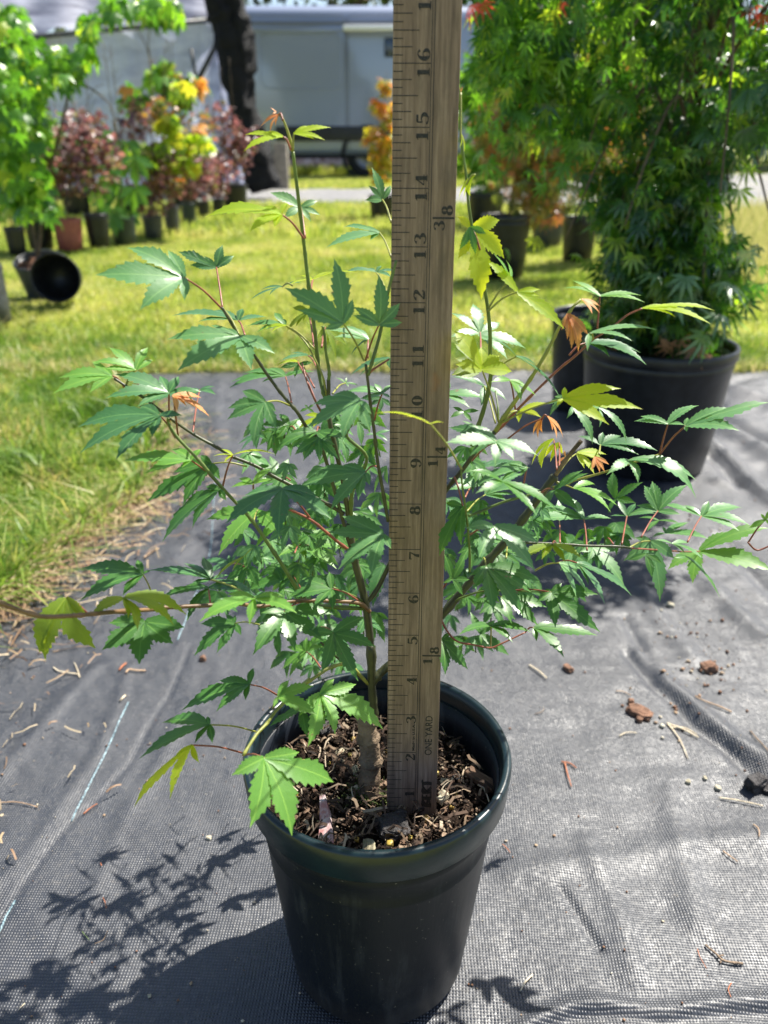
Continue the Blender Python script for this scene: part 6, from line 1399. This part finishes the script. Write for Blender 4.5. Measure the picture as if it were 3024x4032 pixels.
SL = [
 ('twig', 'forked grey-brown twig on the cloth, lower right', 'twig', 'L', [(1385, 1142), (1430, 1180), (1465, 1212), (1548, 1222)], 1.6, 2.4, 'twigm', [[(1440, 1190), (1465, 1185)], [(1455, 1205), (1450, 1222)]]),
 ('pine_needle', 'curved rusty needle just left of the forked twig', 'needle', 'L', [(1352, 1160), (1362, 1200), (1390, 1248)], .9, .7, 'redneedle', None),
 ('pine_needle', 'small hooked needle near the bottom right corner', 'needle', 'L', [(1497, 1310), (1482, 1345), (1490, 1388)], 1.0, .8, 'redneedle', None),
 ('bark_sliver', 'straight tan sliver right of the pot, upper of two at right', 'sliver', 'L', [(1462, 735), (1495, 762), (1525, 782)], 1.4, 1.1, 'tan', None),
 ('bark_sliver', 'bent pale brown sliver near the right edge', 'sliver', 'L', [(1592, 628), (1612, 655), (1615, 690)], 1.5, 1.0, 'tan', None),
 ('straw', 'long straw lying flat near the right edge beside the bark lump', 'straw', 'L', [(1445, 500), (1540, 518), (1635, 540)], 1.8, 1.2, 'strawm', None),
 ('twig', 'brown twig at the right edge above the dark bark lump', 'twig', 'L', [(1580, 215), (1625, 280), (1665, 360)], 1.8, 1.6, 'twigm', None),
 ('straw', 'pale brown straw lying above the frayed straw, upper right', 'straw', 'L', [(1338, 85), (1420, 112), (1498, 140)], 1.8, 2.2, 'tan', None),
 ('straw', 'frayed pale straw bent in a V on the right cloth', 'straw', 'L', [(1218, 185), (1290, 215), (1355, 250)], 2.2, 2.2, 'strawm', [[(1225, 190), (1270, 250), (1312, 335)], [(1240, 205), (1300, 205), (1350, 230)]]),
 ('bark_sliver', 'flat cream sliver left of the frayed straw', 'sliver', 'L', [(1015, 242), (1045, 230), (1088, 230)], 1.6, 1.2, 'strawm', None),
 ('bark_sliver', 'orange brown splinter standing out right of the pot', 'sliver', 'L', [(780, 358), (792, 410), (808, 460)], 2.2, 1.4, 'redneedle', [[(765, 352), (800, 358), (830, 378)]]),
 ('twig', 'tiny brown twig near the pot, beyond its right rim', 'twig', 'L', [(650, 145), (680, 140), (690, 125)], 1.2, .8, 'twigm', None),
 ('pine_needle', 'short rusty needle right beside the pot rim', 'needle', 'L', [(510, 715), (528, 735), (543, 755)], 1.0, .8, 'redneedle', None),
 ('twig', 'small broken grey twig in the leaf shadow right of the pot', 'twig', 'L', [(588, 1340), (610, 1305), (640, 1272)], 1.4, 1.6, 'strawm', None),
 ('twig', 'brown twiglet on the cloth at the top of the right crease', 'twig', 'L', [(1000, 50), (1030, 52), (1065, 68)], 1.4, 1.0, 'tan', None),
 ('pine_needle', 'short green needle in the shadow, left of the pot', 'needle', 'J', [(358, 1090), (372, 1110), (390, 1130)], .9, .7, 'greenn', None),
 ('pine_needle', 'hooked grey needle in the shadow, left of the pot', 'needle', 'J', [(412, 1145), (450, 1130), (468, 1088)], .9, .6, 'twigm', None),
 ('bark_sliver', 'orange sliver lying beside the lower end of the blue thread', 'sliver', 'J', [(362, 575), (390, 552), (422, 532)], 1.6, 1.0, 'redneedle', None),
 ('bark_sliver', 'thin orange sliver at the upper edge of the left leaf shadow', 'sliver', 'J', [(448, 948), (458, 970), (462, 992)], 1.0, .8, 'redneedle', None),
 ('bark_sliver', 'tiny orange sliver in the middle of the left cloth', 'sliver', 'J', [(438, 798), (444, 815)], .9, .8, 'redneedle', None),
 ('pine_needle', 'pale needle in the bottom left corner', 'needle', 'J', [(85, 1425), (112, 1400)], .9, .7, 'strawm', None),
 ('straw', 'curved straw at the left edge level with the pot rim', 'straw', 'J', [(0, 530), (80, 530), (165, 548)], 1.2, .9, 'tan', None),
 ('straw', 'V-shaped pale stick below the lowest grass on the left', 'straw', 'G', [(440, 1320), (480, 1352), (560, 1366), (640, 1380)], 1.8, 2.2, 'strawm', [[(655, 1415), (640, 1350), (610, 1275)]]),
 ('straw', 'thick pinkish straw between the low twig leaves and the V stick', 'straw', 'G', [(1035, 1390), (1060, 1365), (1120, 1362), (1190, 1352)], 2.4, 2.6, 'tan', None),
 ('bark_sliver', 'short reddish stub above the pinkish straw', 'sliver', 'G', [(978, 1360), (1005, 1335), (1035, 1310)], 2.6, 2.6, 'redneedle', None),
 ('straw', 'long arching dry stalk right of the left grass edge', 'straw', 'G', [(480, 345), (700, 382), (850, 350), (950, 290), (1005, 225)], 2.6, 1.4, 'strawm', None),
 ('straw', 'short thick brown stalk right of the arching dry stalk', 'straw', 'G', [(1180, 435), (1230, 395), (1295, 355)], 3.4, 3.0, 'tan', None),
 ('straw', 'flat pale blade of dry grass right of the green grass', 'straw', 'G', [(1180, 240), (1270, 205), (1350, 185)], 3.2, 2.0, 'strawm', None),
 ('straw', 'dry pale blade below the lush grass', 'straw', 'G', [(440, 550), (470, 490), (515, 430)], 4.0, 2.0, 'strawm', None),
 ('straw', 'pair of crossed pale straws under the upper low leaf', 'straw', 'G', [(550, 620), (680, 625), (770, 600)], 2.4, 2.0, 'strawm', [[(590, 530), (720, 575), (900, 590)]]),
 ('straw', 'brown straw hidden partly behind the lowest close leaf', 'straw', 'G', [(430, 1190), (580, 1160), (760, 1150)], 1.4, 1.0, 'tan', None),
 ('straw', 'cream splinter low between the left leaf shadow and the threads', 'straw', 'G', [(985, 1610), (1030, 1570)], 2.2, 2.0, 'strawm', None),
 ('straw', 'thick cream woody straw right of the yardstick near the pot rim', 'straw', 'E', [(770, 2080), (840, 2130), (905, 2190)], 2.4, 2.0, 'strawm', None),
 ('grass_blade', 'single green grass blade lying from the left grass onto the cloth', 'grass blade', 'G', [(560, -20), (620, 60), (680, 140), (800, 235)], 4.5, 1.5, 'greenn', None),
]
for nm, lab, cat, c, pts, w0, w1, mt, ex in SL: sliver(nm, lab, cat, c, pts, w0, w1, mt, None, 1, ex)
def lump(name, label, cat, c, p, sx, sy, sz, mat, seed, rz=0, sub=2):
    q = onc(gnd(*cp(c, p)), sz*.7); return tag(inst(name, chunk(name, sx, sy, sz, seed, M[mat], sub, .32), None, q, (0, 0, rz)), label, cat)
lump('bark_piece', 'elongated brown bark piece lying right of the pot, upper right', 'bark', 'L', (1100, 145), .0125, .0065, .004, 'barkm', 21, -.6, 3)
lump('bark_piece', 'reddish bark crumb at the lower edge of the elongated bark piece', 'bark', 'L', (1100, 175), .003, .003, .003, 'barkm', 22)
lump('bark_piece', 'reddish bark crumb at the far end of the elongated bark piece', 'bark', 'L', (1065, 95), .003, .003, .003, 'barkm', 23)
lump('bark_piece', 'dark knobbly bark lump at the right edge of the cloth', 'bark', 'L', (1600, 455), .009, .007, .007, 'darkbark', 24, .4, 3)
lump('bark_piece', 'smaller dark bark lump touching the knobbly one at the right edge', 'bark', 'L', (1658, 465), .007, .006, .006, 'darkbark', 25, 0, 2)
lump('perlite_grain', 'white grain nearest the frayed straw, left of the pair', 'grain', 'L', (1312, 438), .0022, .002, .0018, 'stone', 26)
lump('perlite_grain', 'white grain with a red speck left of the dark bark lump', 'grain', 'L', (1440, 460), .0028, .0024, .002, 'stone', 27)
lump('perlite_grain', 'small cream grain between two white ones on the right cloth', 'grain', 'L', (1385, 420), .0018, .0018, .0016, 'stone', 28)
lump('seed', 'pale round seed on the cloth left of the pot', 'seed', 'J', (905, 686), .0020, .0018, .0016, 'stone', 29)
lump('seed', 'tiny seed on the lit patch near the bottom left', 'seed', 'J', (648, 1366), .0012, .0010, .001, 'stone', 30)
lump('bark_piece', 'oval brown seed-like bark bit right of the cream woody straw', 'bark', 'E', (1078, 2110), .0035, .0065, .003, 'barkm', 31, .5)
lump('bark_piece', 'reddish brown crumbly bark lump high on the right cloth', 'bark', 'M', (1400, 1425), .008, .007, .005, 'barkm', 32, 0, 3)
lump('bark_piece', 'round brown bit on the cloth beneath the left crown', 'bark', 'D', (332, 1338), .0035, .0032, .003, 'barkm', 33)
lump('perlite_grain', 'cream crumb upper of two below the right crown', 'grain', 'F', (742, 1630), .004, .003, .0025, 'stone', 34)
lump('perlite_grain', 'cream crumb lower of two below the right crown', 'grain', 'F', (880, 1790), .0042, .0035, .003, 'stone', 35)
